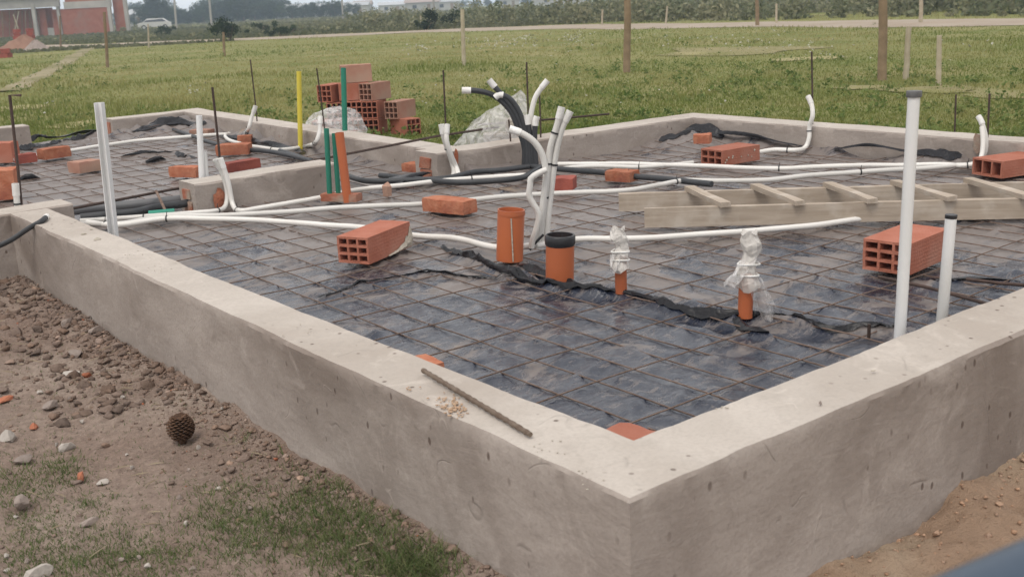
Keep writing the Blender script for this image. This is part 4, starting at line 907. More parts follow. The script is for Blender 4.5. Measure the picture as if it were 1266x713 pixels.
# ================================================================== LADDER
lad = empty('ladder', at(797, 282, ZM)); tag(lad, 'rough timber ladder with plank rails lying flat across the mesh', 'ladder')
RH = .098
fa = at(797, 282, ZM); fb_ = at(1266, 270, ZM); dv = (fb_-fa)/np.linalg.norm(fb_-fa)
rga = math.atan2(dv[1], dv[0]); pn = np.array([-dv[1], dv[0], 0])
def beam(name, p, q, w, h, m, parent, seed=0, loc=None):
    """timber with slightly uneven edges; its own axes, so the grain follows it"""
    p = np.array(p, float); q = np.array(q, float); L = np.linalg.norm(q-p); n = max(2, int(L/.12)); V = []
    for i in range(n+1):
        x = L*i/n; e = lambda k: (float(vn(np.array(x*7.+k*9), np.array(seed*1.7), seed+k))-.5)*.006
        V += [(x, -w/2+e(1), e(2)), (x, w/2+e(3), e(4)), (x, w/2+e(5), h+e(6)), (x, -w/2+e(7), h+e(8))]
    f = []
    for i in range(n):
        for k in range(4): f.append((i*4+k, (i+1)*4+k, (i+1)*4+(k+1) % 4, i*4+(k+1) % 4))
    f += [(0, 1, 2, 3), (4*n+3, 4*n+2, 4*n+1, 4*n)]
    o = mk(name, V, f, m); o.parent = parent; o.location = Vector(p)-parent_loc(parent)
    d = Vector(q-p).normalized(); o.rotation_euler = (0, -math.asin(d.z), math.atan2(d.y, d.x)); return o
LL = 2.35
beam('side_rail', fa+pn*.02, fa+pn*.02+dv*LL, .032, RH, M_WOOD, lad, 1)
sep = float((at(853, 230, .5)-at(899, 251, .5)) @ pn)-.04
bk = fa+pn*(sep)+dv*(-.13); beam('side_rail', bk, bk+dv*(LL+.10), .032, RH, M_WOOD, lad, 2)
for k, (a, b) in enumerate((((899, 251), (853, 230)), ((991, 247), (933.5, 225)), ((1083, 245.5), (1025.7, 224)), ((1181, 241.6), (1110, 222)), ((1272, 237.5), (1196.5, 216.7)))):
    pa, pb_ = at(*a, .48), at(*b, .48); u = (pb_-pa)/np.linalg.norm(pb_-pa)
    # the rung lies across both rails
    ta = float((pa-fa) @ dv); tb = float((pb_-fa) @ dv)
    A_ = fa+dv*ta-pn*.02; B_ = fa+dv*tb+pn*(sep+.03); A_[2] = B_[2] = ZM+RH+.001
    beam('rung', A_, B_, .052, .024, M_WOOD, lad, 5+k)
tag(lad.children[1], 'rear rail mostly behind the rungs')
# ================================================================== REBARS
def rod(name, pts, r, m, label, cat='rebar', seg=6, group=None):
    P = np.array(pts, float); o = MB().tube(P, r, seg).obj(name, m, smooth=60, loc=P[0]); tag(o, label, cat, group); return o
# stub of ribbed bar on the near wall top
pa, pc = at(523, 457.5, .512), at(656, 537, .512); P = pa+(pc-pa)*np.linspace(0, 1, 60)[:, None]
P[:, 2] += .0
rod('rebar_offcut', P, .0070*(1+.10*np.sign(np.sin(np.arange(60)*1.9))), M_DUSTY, 'short dusty ribbed rebar offcut lying on the wall top beside mortar crumbs', seg=8)
# long bars lying over the wall tops
rod('rebar', [ony(86, 258.5, 4.86)+[0, 0, 0], ony(230, 231, 5.16), ony(319, 212, 5.12), onx(480, 180.5, 2.60), onx(540, 168.5, 2.98), onx(617, 157, 3.55)], .0085, M_IRON, 'long rusty rebar slanting over the stub wall to the middle wall')
gp = at(592, 154, .62); rod('rebar', [ony(592, 154, 5.15), ony(645, 150.5, 5.1), ony(700, 146, 4.95), ony(753, 141, 4.9)], .008, M_IRON, 'thin rebar lying behind the middle wall beside the clear plastic')
def vert(px, top, base_fn, label, r=.0065, zb_=.3, bend=None):
    b = base_fn(*px); b = np.array([b[0], b[1], zb_]); t = up(b, *top); pts = [b, (b+t)/2+rt*.004, t]
    if bend: pts += [up(b, *bend)]
    rod('starter_bar', pts, r, M_IRON, label)
X = lambda v: (lambda x, y: onx(x, y, v)); Y = lambda v: (lambda x, y: ony(x, y, v))
vert((316, 136), (309.5, 74), X(2.98), 'starter bar rising beside the taped conduit tip at the rear wall')
vert((270, 198), (262.5, 108), Y(5.0), 'tall starter bar with a pale tip between the stub wall conduits', .008)
vert((402, 160), (391.5, 84.5), X(2.95), 'starter bar leaning next to the plastic bag at the rear wall')
vert((549, 165), (548, 87), Y(4.72), 'starter bar above the pair of white conduits on the middle wall')
vert((652, 160), (651, 77), Y(4.66), 'tall starter bar behind the dark wall bundle')
vert((667, 165), (667, 118), Y(4.62), 'short starter bar beside the dark wall bundle')
vert((631, 172), (629, 148), Y(4.66), 'stubby starter bar in front of the clear plastic')
vert((1005, 155), (1003.5, 64), X(5.2), 'starter bar standing behind the conduit that rises above the wall')
vert((1220, 172), (1223.5, 116), X(5.2), 'starter bar standing behind the chipped patch on the rear wall')
vert((1181, 150), (1182, 117), X(5.9), 'short starter bar sticking out of the grass behind the rear wall', .006, .08)
vert((21, 240), (12, 118), Y(5.05), 'tall starter bar with hooked top behind the low cross wall', .0085, .3, (26, 118))
q = ony(190, 258, 4.95); rod('rebar', [at(207, 266, ZM), at(200, 251, ZM+.06), at(193, 236, ZM+.12)], .008, M_RUST, 'short bent rebar sticking up from the floor near the doorway')
q = at(1131, 312, ZM+.01); rod('rebar', [at(1086, 342, ZM+.01), at(1150, 356, ZM+.01), at(1222, 376, ZM+.02)], .007, M_IRON, 'dark bent bar on the film beside the wide hole brick')
rod('rebar', [at(1195, 345, ZM+.01), at(1235, 350, ZM+.012), at(1300, 355, ZM+.01)], .007, M_IRON, 'dark bar end on the film beside the wall along the sand')
rod('starter_bar', [at(1074, 418, ZM-.02), at(1074, 418, ZM-.02)+[0, 0, .05]], .006, M_IRON, 'tiny bar stub poking through the film beside the tall capped pipe')
# ================================================================== PLASTIC BAGS
def lump(name, c, rx, ry, rz, ang_, seed, m, label, cat, n=26, k=34, amp=.5):
    V = []
    for i in range(n+1):
        ph = math.pi*i/n
        for j in range(k):
            a = j*2*math.pi/k; q = 1-amp/2+amp*float(ridge(np.array(a*1.6+seed), np.array(ph*2.1), seed))
            x, y, z = math.sin(ph)*math.cos(a)*rx*q, math.sin(ph)*math.sin(a)*ry*q, math.cos(ph)*rz*q
            V.append((c[0]+x*math.cos(ang_)-y*math.sin(ang_), c[1]+x*math.sin(ang_)+y*math.cos(ang_), max(c[2]-rz*.8, c[2]+z)))
    f = [(i*k+j, (i+1)*k+j, (i+1)*k+(j+1) % k, i*k+(j+1) % k) for i in range(n) for j in range(k)]
    o = mk(name, V, f, m, loc=c); tag(o, label, cat); return o
cb = onx(414, 146, 3.35); lump('plastic_bag', (cb[0], cb[1], .44), .24, .17, .17, math.atan2(rt[1], rt[0]), 5, M_BAG, 'crumpled clear plastic bag in front of the brick stack', 'plastic bag', n=13, k=17, amp=.5)
tag(MB().box((cb[0], cb[1], .19), (.36, .26, .22), .4).obj('rubble_block', M_RIBP), 'pale block hidden beneath the crumpled bag', 'brick')
# large clear sheet draped over a slanting heap behind the middle wall
base = ony(600, 172, 5.05); ox = rt; oy = fh; g1, g2 = 34, 22; V = []
prof = [(0, .40), (.12, .47), (.3, .60), (.5, .68), (.7, .74), (.86, .80), (.94, .83), (1., .78)]
for i in range(g1):
    t = i/(g1-1); zt = np.interp(t, [p[0] for p in prof], [p[1] for p in prof])
    for j in range(g2):
        u = j/(g2-1)*2-1
        x = (-.28+t*.60); y = u*.24*(1.15-.35*t)
        z = .08+(zt-.08)*max(0, 1-abs(u)**1.8) + .03*(float(ridge(np.array(t*5.), np.array(u*3.+t*3), 9))-.5)
        V.append(base*[1, 1, 0]+ox*x+oy*y+np.array([0, 0, z]))
shs = mk('plastic_sheeting', V, [(i*g2+j, i*g2+j+1, (i+1)*g2+j+1, (i+1)*g2+j) for i in range(g1-1) for j in range(g2-1)], M_BAG, smooth=60, loc=base*[1, 1, 0]+[0, 0, .08])
tag(shs, 'large clear plastic sheet draped over a heap behind the middle wall', 'plastic sheet')
hb = MB(); 
hp = base*[1, 1, 0]
for (x, zt) in ((-.12, .40), (.08, .52), (.25, .62)): hb.box(hp+ox*x+np.array([0, 0, .08+(zt-.08)/2]), (.17, .2, zt-.08), math.atan2(rt[1], rt[0])+.1)
tag(hb.obj('block_heap', M_MORTAR), 'pale heap of blocks under the clear plastic sheet', 'block heap')
# ================================================================== SMALL THINGS ON THE WALL TOPS
def stone_mesh(seed, n=2, j0=.95, j1=1.05):
    import bmesh
    bm = bmesh.new(); bmesh.ops.create_icosphere(bm, subdivisions=n, radius=1)
    r2 = random.Random(seed); planes = [(Vector((r2.gauss(0, 1), r2.gauss(0, 1), r2.gauss(0, 1))).normalized(), r2.uniform(.42, .78)) for _ in range(11)]
    for v in bm.verts:
        for nn, d in planes:
            e = v.co.dot(nn)
            if e > d: v.co -= nn*(e-d)
        v.co *= r2.uniform(j0, j1)
    V = np.array([v.co for v in bm.verts]); f = [[w.index for w in q.verts] for q in bm.faces]; bm.free(); return V, f
SM = [stone_mesh(i) for i in range(6)]; SL = [stone_mesh(i+20, 1, .8, 1.2) for i in range(6)]; SC_ = [stone_mesh(i+40, 2, .82, 1.16) for i in range(8)]
def stone(px, py, w, hgt, label, m=M_STONE, z=None, k=0, rz=0., group=None, name='stone', cat='stone', dep=None):
    p = at(px, py, .12)
    for _ in range(4): p = at(px, py, gz(p[0], p[1]) if z is None else z)
    V, f = SM[k % 6]; Q = V*np.array([w/2, (dep or w*.75)/2, hgt/2]); Q[:, 2] += hgt*.28
    ca, sa = math.cos(rz), math.sin(rz); Q = np.column_stack([Q[:, 0]*ca-Q[:, 1]*sa, Q[:, 0]*sa+Q[:, 1]*ca, Q[:, 2]])
    o = mk(name, Q, f, m, smooth=12); o.location = p; tag(o, label, cat, group); return o
ar = math.atan2(rt[1], rt[0])
stone(1014.5, 500, .013, .013, 'single dark pebble on the wall top along the sand', M_STONED, z=.501, name='pebble', cat='pebble')
for i, (x, y, w) in enumerate(((121, 297, .05), (104, 290, .03), (113, 284, .02))):
    stone(x, y, w, w*.35, ('flat pale mortar flake on the wall top near the black cable', 'small mortar crumb beside the flat flake on the wall top', 'tiny mortar crumb near the foot of the white channel')[i], M_MORTAR, z=.503, k=i, name='mortar_flake', cat='mortar flake')
def crumbs(name, spots, m, kind_label, z=.502, seed=1):
    V = []; f = []; r2 = np.random.default_rng(seed)
    for (px, py, sx, sy, n, s0, s1) in spots:
        for _ in range(n):
            p = at(px+r2.normal()*sx, py+r2.normal()*sy, z); q, fc = SL[r2.integers(6)]; s = r2.uniform(s0, s1); b = len(V)
            V += list(q*s*[1, 1, .6]+p+[0, 0, s*.25]); f += [[i+b for i in t] for t in fc]
    o = mk(name, V, f, m); tag(o, kind_label, None, None, 'stuff'); return o
crumbs('mortar_crumbs', [(560, 502, 9, 6, 46, .003, .008), (548, 492, 7, 4, 16, .003, .006), (575, 512, 5, 4, 12, .003, .007), (507, 480, 4, 2, 6, .003, .006)], mat('tan_mortar', (.44, .29, .19), (.52, .38, .27), 30, .95, .1), 'tan mortar crumbs spilled on the near wall top')
crumbs('mortar_scraps', [(680, 560, 16, 9, 10, .002, .004), (200, 330, 8, 4, 10, .002, .005), (160, 318, 12, 6, 10, .002, .004), (720, 590, 14, 8, 8, .002, .004), (1080, 457, 3, 2, 3, .003, .006), (893, 506, 4, 2, 5, .003, .005), (370, 405, 12, 5, 6, .002, .006), (440, 425, 10, 4, 5, .002, .004)], M_MORTAR, 'loose pale mortar scraps scattered along the wall tops', seed=5)
# ================================================================== SOIL, STONES, PINE CONE
for i, (x, y, w, h, m, lb, k, rz) in enumerate((
        (12, 545, .085, .055, M_STONE, 'white angular rubble lump beside a small pinkish stone', 0, .6), (84, 556, .068, .040, M_STONE, 'white flaky stone at the edge of a small grass tuft', 1, .2),
        (26, 628, .072, .055, M_STONED, 'pinkish grey square edged stone with dry straw beside it', 2, .9), (52, 712, .085, .05, M_STONE, 'largest pale stone among the low grass', 3, .1),
        (62, 506, .085, .045, M_STONED, 'rounded grey brown lump of soil stone', 4, .4), (90, 463, .11, .025, M_STONE, 'flat pale grey slab lying on the clods', 5, .3),
        (30, 572, .085, .035, M_STONED, 'flat grey stone behind the green tuft', 2, .2), (43, 530, .045, .03, M_CHIP, 'small pinkish brick fragment beside the white rubble', 0, .5),
        (100, 592, .052, .035, M_CHIP, 'leaf shaped orange brick shard on bare soil', 1, 1.3), (112, 648, .07, .03, M_STONED, 'flat grey stone in thin grass', 3, .4),
        (5, 497, .09, .03, M_CHIP, 'flat orange brick piece half buried in the soil, flatter than the others', 4, .2), (85, 402, .10, .05, M_STONED, 'light grey clod with a pale flat face close to the wall', 1, .7),
        (95, 440, .09, .045, M_STONED, 'grey clod below the pale one near the wall', 5, .2), (120, 411, .08, .045, M_STONED, 'grey clod touching the foot of the long wall', 3, .4), (127, 598, .06, .018, M_STONE, 'thin pale mortar flake on bare soil', 2, .5))):
    stone(x, y, w, h, lb, m, k=k, rz=rz)
SPB = 'small pale stones scattered on the bare soil'
for i in range(26):
    x, y = random.uniform(5, 330), random.uniform(480, 708)
    stone(x, y, random.uniform(.015, .032), random.uniform(.012, .022), 'small pale stone scattered on the bare soil', M_STONE if i % 3 else M_STONED, k=i, rz=i, group=SPB)
# clods
def clods():
    V = []; f = []; tn = []; r2 = np.random.default_rng(11); off = 0
    pts = []
    for _ in range(3200):            # a heap along the foot of the long wall
        pts.append((-abs(r2.exponential(.11))-.005, r2.uniform(-.1, 4.65), r2.lognormal(-5.05, .5)))
    for _ in range(560): 
        y = r2.uniform(2.3, 4.7); pts.append((-abs(r2.normal(0, .28))-.02, y, r2.lognormal(-4.2, .5)))
    for _ in range(5200): pts.append((r2.uniform(-2.6, -.02), r2.uniform(.2, 6), r2.lognormal(-5.75, .5)))
    for _ in range(900): pts.append((r2.uniform(.05, 2.8), -abs(r2.exponential(.25))-.01, r2.lognormal(-5.5, .6)))
    for (x, y, s) in pts:
        s = min(s, .045); q, fc = (SC_ if s > .012 else SL)[r2.integers(6)]
        a = r2.uniform(0, 6.3); ca, sa = math.cos(a), math.sin(a); q = q*[s, s*r2.uniform(.7, 1), s*r2.uniform(.5, .8)]
        q = np.column_stack([q[:, 0]*ca-q[:, 1]*sa, q[:, 0]*sa+q[:, 1]*ca, q[:, 2]])+[x, y, gz(x, y)+s*.15] if False else np.column_stack([q[:, 0]*ca-q[:, 1]*sa+x, q[:, 0]*sa+q[:, 1]*ca+y, q[:, 2]])
        V.append((q, x, y, s)); f.append(np.array(fc)+off); off += len(q)
        v = r2.uniform(.85, 1.3); w = r2.uniform(.95, 1.06); tc = np.array([v*w, v, v/w])
        if y > 2.2 and s > .012: tc = tc*.82
        if y < 0: tc = tc*[1.7, 1.55, 1.35]
        elif r2.random() < .05: tc = tc*1.6
        elif r2.random() < .006: tc = np.array([1.7, .9, .65])
        tn.append(np.tile(tc, (len(q), 1)))
    xs = np.array([p[1] for p in V]); ys = np.array([p[2] for p in V]); zs = ground_z(xs, ys)
    VV = np.concatenate([p[0]+[0, 0, z+p[3]*.18] for p, z in zip(V, zs)])
    o = fast('soil_clods', VV, np.concatenate(f), M_CLOD, np.concatenate(tn)); tag(o, 'loose brown soil clods and crumbs heaped along the foundation', kind='stuff')
clods()
# pine cone
pcn = at(226, 548, .12); pcn = at(226, 548, gz(pcn[0], pcn[1])); pc_ = empty('pine_cone', pcn); tag(pc_, 'dark brown open pine cone lying on bare soil by the wall', 'pine cone')
M_CONE = mat('cone_scales', (.14, .08, .05), (.07, .04, .026), 40, .85, .2, .3, 200); M_CONEL = mat('cone_tips', (.22, .125, .07), (.13, .07, .04), 60, .85, .2)
V, f = [], []; cc = MB(); tips = MB(); NS = 150
for i in range(NS):
    t = (i+.5)/NS; ph = i*2.39996; zz = .012+.083*t; rad = .036*math.sin(math.pi*(.12+.80*t))**.75
    c = np.array([math.cos(ph), math.sin(ph), 0]); tg = np.array([-math.sin(ph), math.cos(ph), 0]); upv = np.array([0, 0, 1.])*.6+c*.2*(1-2*t)
    a = pcn+np.array([0, 0, zz])+c*rad*.55; e = pcn+np.array([0, 0, zz+.006])+c*(rad+.010); w = .0085
    cc.add([a-tg*w*.6, a+tg*w*.6, e+tg*w, e+c*.002, e-tg*w, a+upv*.004, e+upv*.006], [(0, 1, 2, 3, 4), (0, 5, 1), (1, 5, 6, 2), (0, 4, 6, 5), (2, 6, 3), (3, 6, 4)])
cc.obj('scales', M_CONE, pc_)['kind'] = 'stuff'
MB().tube([pcn+[0, 0, .002], pcn+[0, 0, .03], pcn+[0, 0, .07], pcn+[0, 0, .095]], [.012, .026, .022, .004], 10).obj('core', M_CONE, pc_, 60)
# ================================================================== GRASS
def blades(name, x, y, h, w, tint, lean=.5, m=M_GRASS, seed=1):
    r2 = np.random.default_rng(seed); n = len(x); a = r2.uniform(0, 2*math.pi, n); z = ground_z(x, y)-.004
    la = r2.uniform(0, 2*math.pi, n); ll = h*lean*r2.uniform(.2, 1, n)
    dx, dy = np.cos(a)*w/2, np.sin(a)*w/2
    b1_ = np.stack([x-dx, y-dy, z], 1); b2_ = np.stack([x+dx, y+dy, z], 1)
    m1_ = np.stack([x-dx*.75+np.cos(la)*ll*.35, y-dy*.75+np.sin(la)*ll*.35, z+h*.6], 1); m2_ = np.stack([x+dx*.75+np.cos(la)*ll*.35, y+dy*.75+np.sin(la)*ll*.35, z+h*.6], 1)
    t = np.stack([x+np.cos(la)*ll, y+np.sin(la)*ll, z+h], 1)
    V = np.stack([b1_, b2_, m2_, m1_, t], 1).reshape(-1, 3); k = np.arange(n)*5
    T = np.stack([np.stack([k, k+1, k+2], 1), np.stack([k, k+2, k+3], 1), np.stack([k+3, k+2, k+4], 1)], 1).reshape(-1, 3)
    return fast(name, V, T, m, np.repeat(tint, 5))
M_TURF = leaf_mat('plot_grass', (.075, .125, .04), (.22, .215, .105))
def near_grass():
    r2 = np.random.default_rng(3); X_, Y_, H_, T_ = [], [], [], []
    for (px, py, sx, sy, n, h) in ((25, 592, 22, 14, 420, .035), (78, 573, 14, 10, 260, .035), (330, 640, 45, 22, 950, .04), (400, 640, 30, 20, 700, .045), (280, 620, 25, 16, 420, .03), (300, 670, 25, 16, 300, .03), (60, 690, 50, 20, 800, .03), (150, 680, 45, 20, 700, .03), (480, 690, 45, 16, 900, .05), (520, 700, 20, 10, 420, .06), (370, 562, 8, 6, 30, .06), (300, 545, 8, 6, 20, .04), (110, 610, 14, 8, 90, .03), (30, 650, 30, 20, 350, .025), (220, 690, 40, 16, 350, .025), (40, 445, 40, 16, 160, .02), (160, 480, 60, 16, 160, .02), (20, 580, 40, 40, 240, .02), (250, 600, 120, 60, 700, .018), (440, 655, 30, 18, 420, .04), (390, 600, 25, 12, 200, .035), (60, 620, 60, 40, 420, .02), (180, 560, 90, 50, 260, .016), (120, 660, 60, 25, 420, .022), (60, 520, 50, 30, 160, .018), (470, 640, 40, 22, 380, .03)):
        for _ in range(int(n*1.7)):
            x, y = px+r2.normal()*sx*1.15, py+r2.normal()*sy*1.15; p = at(x, y, .12)
            if p[0] > -.02: continue
            X_.append(p[0]); Y_.append(p[1]); H_.append(h*.62*r2.uniform(.4, 1.3)); T_.append(r2.beta(1.6, 2.6))
    X_, Y_, H_, T_ = map(np.array, (X_, Y_, H_, T_)); o = blades('short_grass', X_, Y_, H_, np.full(len(X_), .0028), T_, 1.5, M_TURF, seed=4); tag(o, 'short sparse green grass growing through the bare soil', kind='stuff')
    # dry straw
    V, f = [], []; mb = MB()
    for _ in range(420):
        x, y = r2.uniform(-2.0, -.03), r2.uniform(.4, 4.2); z = gz(x, y); a = r2.uniform(0, 6.3); l = r2.uniform(.015, .07)
        d = np.array([math.cos(a), math.sin(a), r2.uniform(-.05, .3)]); p = np.array([x, y, z+.004]); c = np.array([-d[1], d[0], 0])*.0011
        mb.add([p-c, p+c, p+d*l+c, p+d*l-c, p+d*l*.5+[0, 0, .004]], [(0, 1, 4), (1, 2, 4), (2, 3, 4), (3, 0, 4)])
    o = mb.obj('dry_straw', M_STRAW); tag(o, 'bits of dry straw scattered over the soil', kind='stuff')
near_grass()
def in_house(x, y, g=.06): return ((x > -g) & (x < 5.34+g) & (y > -g) & (y < 4.7+g)) | ((x > -2.4-g) & (x < 3.27+g) & (y > 4.6) & (y < 10.2+g))
def meadow():
    r2 = np.random.default_rng(21); N_ = 420000
    rho = 1/(1/6.5+(1/95-1/6.5)*r2.random(N_)); th = YAW+r2.uniform(R(-42), R(42), N_)
    x = CAM[0]+rho*np.cos(th); y = CAM[1]+rho*np.sin(th)
    keep_ = ~in_house(x, y) & ((x > 3.1) | (y > 9.6) | ((x < 1.6) & (y > 9)))
    # road and bare patches
    rdp = spline([np.array([*p, 0.]) for p in rd], 1.)
    for a, b in zip(rdp[:-1:2], rdp[2::2]): keep_ &= seg_d(a, b, x, y) > 2.1+.8*r2.random(N_)
    for a, b in zip(pp[:-1], pp[1:]): keep_ &= seg_d(a, b, x, y) > .55*r2.random(N_)**1.5
    for (cx_, cy_, wx, wy) in PW:
        u = (x-cx_)*rt[0]+(y-cy_)*rt[1]; v = (x-cx_)*fh[0]+(y-cy_)*fh[1]; keep_ &= (((u/(wx*.9))**2+(v/(wy*.9))**2+1.4*(fbm(x*2.5, y*2.5, 77)-.5)) > 1.1*r2.random(N_)) | (r2.random(N_) < .42)
    x, y, rho = x[keep_], y[keep_], rho[keep_]; n = len(x)
    pt = fbm(x*.33, y*.33, 101); pt2 = fbm(x*1.4, y*1.4, 103); tall = np.clip((pt-.50)*5, 0, 1)
    near_wall = np.exp(-np.maximum(0, np.minimum(np.abs(x-5.4)+np.maximum(0, y-4.8), 9))/.5)
    h = (.02+.035*pt2+.11*tall*r2.random(n)**1.5)*r2.uniform(.6, 1.25, n)
    w = .003+.00058*rho*r2.uniform(.5, 1.3, n)
    dry = fbm(x*.12, y*.12, 107); T_ = np.clip(.20+2.6*(dry-.5)+1.3*(pt2-.5)-.30*tall+r2.normal(0, .13, n)+.016*np.clip(rho-11, 0, 30)+1.1*(fbm(x*.045, y*.045, 109)-.5), 0, 1)
    o = blades('meadow_grass', x, y, h, w, T_, .8, seed=8); tag(o, 'uneven green and straw coloured meadow grass around the building plot', kind='stuff')
    # flowers
    V, f = [], []; fx_, fy_ = [], []
    for (px, py, sx, sy, c) in ((619, 60, 26, 4, 60), (708, 51, 8, 4, 50), (516, 70, 9, 3, 40), (650, 55, 20, 4, 60), (700, 60, 22, 5, 40), (575, 60, 20, 3, 22), (435, 70, 6, 3, 8), (240, 125, 6, 3, 14), (830, 60, 30, 6, 20), (955, 62, 25, 7, 50), (900, 62, 20, 6, 30), (1000, 66, 30, 8, 24), (1060, 80, 40, 8, 16), (1200, 75, 30, 6, 14), (60, 145, 4, 2, 4), (520, 140, 40, 10, 12), (700, 110, 120, 20, 26)):
        for _ in range(c):
            p = far(px+r2.normal()*sx, py+r2.normal()*sy); 
            if in_house(p[0], p[1], .2): continue
            d = np.hypot(*(p[:2]-CAM[:2])); s = .008+.0008*d*r2.uniform(.4, 1); z = gz(p[0], p[1])+r2.uniform(.10, .28); a = r2.uniform(0, 3)
            b = len(V); V += [(p[0]+s*math.cos(a+k*math.pi/2.5), p[1]+s*math.sin(a+k*math.pi/2.5), z+s*.5*r2.normal()) for k in range(5)]; f.append([b+k for k in range(5)])
            fx_.append(p[0]); fy_.append(p[1])
    o = mk('white_wildflowers', V, f, M_FLOWER); tag(o, 'specks of white wildflowers in the meadow', kind='stuff')
meadow()
def weeds():
    r2 = np.random.default_rng(61); C_, S_, G_ = [], [], []
    while len(C_) < 1500:
        rho = 1/(1/9+(1/50-1/9)*r2.random()); th = YAW+r2.uniform(R(-40), R(40)); x, y = CAM[0]+rho*math.cos(th), CAM[1]+rho*math.sin(th)
        if in_house(x, y, .15) or (x < 3.1 and y < 9.6): continue
        q = float(fbm(np.array(x*.16), np.array(y*.16), 101))+.5*float(fbm(np.array(x*.7), np.array(y*.7), 131))
        if q < .74+.12*r2.random(): continue
        s = r2.uniform(.05, .15); C_.append(np.array([x, y, gz(x, y)+s*.35])); S_.append(s)
    rdp = spline([np.array([*p, 0.]) for p in rd], 1.)
    V, f, T = leaf_cloud(C_, S_, 190, .028, r2, .8); V[:, 2] = np.maximum(V[:, 2], ground_z(V[:, 0], V[:, 1])); o = fast('meadow_weeds', V, f, M_WEED, T); tag(o, 'dark green weed clumps dotted through the meadow', kind='stuff')
M_WEED = leaf_mat('weed_leaves', (.075, .12, .03), (.19, .22, .075))
# ================================================================== POSTS IN THE FIELD
def post(px, py, top, w, m, label, ztop=None, name='fence_post', seg=9):
    b = far(px, py); b[2] = gz(b[0], b[1])-.05; t = up(b, *top) if ztop is None else np.array([b[0]+.02, b[1], b[2]+ztop])
    d = np.linalg.norm(b-CAM)/F*w/2; P = b+(t-b)*np.linspace(0, 1, 7)[:, None]
    P[1:-1, :2] += np.array([[random.uniform(-.12, .12)*d for _ in range(2)] for _ in range(5)])
    o = MB().tube(P, d*np.linspace(1.06, .92, 7), seg).obj(name, m, smooth=50, loc=b); tag(o, label, 'post'); return o
post(774.5, 89, (776.5, -45), 8.5, M_POST, 'thick brown wooden post in the middle of the meadow')
post(1090.8, 101, (1092.5, -50), 10, M_POST, 'tall brown post next to two short pale stakes')
post(1119.5, 100, (1124, 33), 6.5, M_POSTP, 'leaning pale stake beside the tall brown post')
post(1160.3, 108, (1161.5, 44), 6, M_POSTP, 'straight short pale stake near the bare soil')
post(573.5, 81, (571.5, 12), 5, M_POSTP, 'thin pale post in the meadow beyond the brick stack')
post(133, 84, (129, 15), 3.5, M_POST, 'thin leaning dark stake near the footpath')
post(277.5, 70, (276, 40), 3, M_POST, 'short stake by the roadside shrub')
post(75, 59, (74, 20), 2, M_POST, 'slim stake at the edge of the road by the brick heap')
post(184, 59, (183, 30), 2, M_POSTP, 'slim pale stake beside the dirt road')
post(936.5, 33, (935.5, -12), 4.5, M_POST, 'dark post standing at the near edge of the dirt road')
post(1138.5, 30, (1139.5, -20), 4.5, M_POSTP, 'pale post standing at the near edge of the dirt road')
post(960, 30, (960, 5), 2.5, M_POSTP, 'thin pale stake beyond the dirt road')
post(744, 32, (745, 12), 2.5, M_POSTP, 'thin pale stake across the road from the thick post')
post(823, 30, (825, 8), 2.5, M_POSTP, 'thin stake in front of the scrub')
post(521, 36, (520, 20), 2, M_POSTP, 'thin stake beside the roadside bush')
def utility(px, d, top, r, label):
    h = ray(px, 10); h = h/math.hypot(h[0], h[1]); b = CAM+h*d; b[2] = float(terr(b[0], b[1]))-.2; t = up(b, *top)
    root = empty('utility_pole', b); tag(root, label, 'utility pole')
    MB().tube([b, (b+t)/2, t], [r, r*.85, r*.7], 8).obj('pole', M_CONC, root, 60)
    MB().box(t-[0, 0, .5], (1.6, .12, .12), YAW-math.pi/2).obj('crossarm', M_POST, root)
    for s in (-.7, 0, .7): MB().tube([t-[0, 0, .44]+rt*s, t-[0, 0, .2]+rt*s], [.05, .03], 6).obj('insulator', M_WALLP, root)
utility(215, 150, (213, -30), .16, 'utility pole in front of the tree line, nearer the parked white vehicles')
utility(259, 150, (256, -30), .17, 'pale utility pole in front of the densest part of the wood')
utility(423, 170, (421, -25), .16, 'thin utility pole where the wood meets the lower tree line')
utility(536, 130, (535, -25), .14, 'dark utility pole beyond the scrub and small houses')
# (weeds need the leaf helper defined below)
# ================================================================== UNFINISHED BRICK HOUSE
hb0 = far(118, 42); HS = np.linalg.norm(hb0-CAM)/F
def hv_(px, py, dep=0.): 
    p = up(hb0, px, py); return p+fh*dep
house = empty('brick_house', hb0); tag(house, 'unfinished red hollow brick house with concrete frame and propped porch', 'house')
M_HB = mat('far_brickwork', (.30, .105, .07), (.35, .14, .10), 1.6, .9, .2, .3, 8, (.29, .16, .13), .54)
def slab(name, px0, px1, py0, py1, d0, d1, m, parent=house, slope=-.0488):
    """box on the facade: px0..px1, py0 (top) .. py1 (bottom), from depth d0 to d1"""
    a = hv_(px0, py1, d0); b = hv_(px1, py1+slope*(px1-px0), d0); t = hv_(px0, py0, d0); z0, z1 = min(a[2], b[2]), t[2]
    z0 = a[2]; e = (b-a)*[1, 1, 0]; D = fh*(d1-d0)
    V = []
    for z in (z0, z1):
        for u, w in ((0, 0), (1, 0), (1, 1), (0, 1)):
            p = a+e*u+D*w; V.append((p[0], p[1], z))
    return mk(name, V, [(0, 3, 2, 1), (4, 5, 6, 7), (0, 1, 5, 4), (1, 2, 6, 5), (2, 3, 7, 6), (3, 0, 4, 7)], m, parent)
slab('wall', 79, 137, 11.5, 46, 0, .3, M_HB); slab('wall', 80, 137, -16, 3, 0.02, .3, M_HB)
slab('ring_beam', 79.5, 137.5, 3, 11.3, -.08, .35, M_CONC); slab('column', 137.2, 141, -18, 44, -.1, .4, M_CONC)
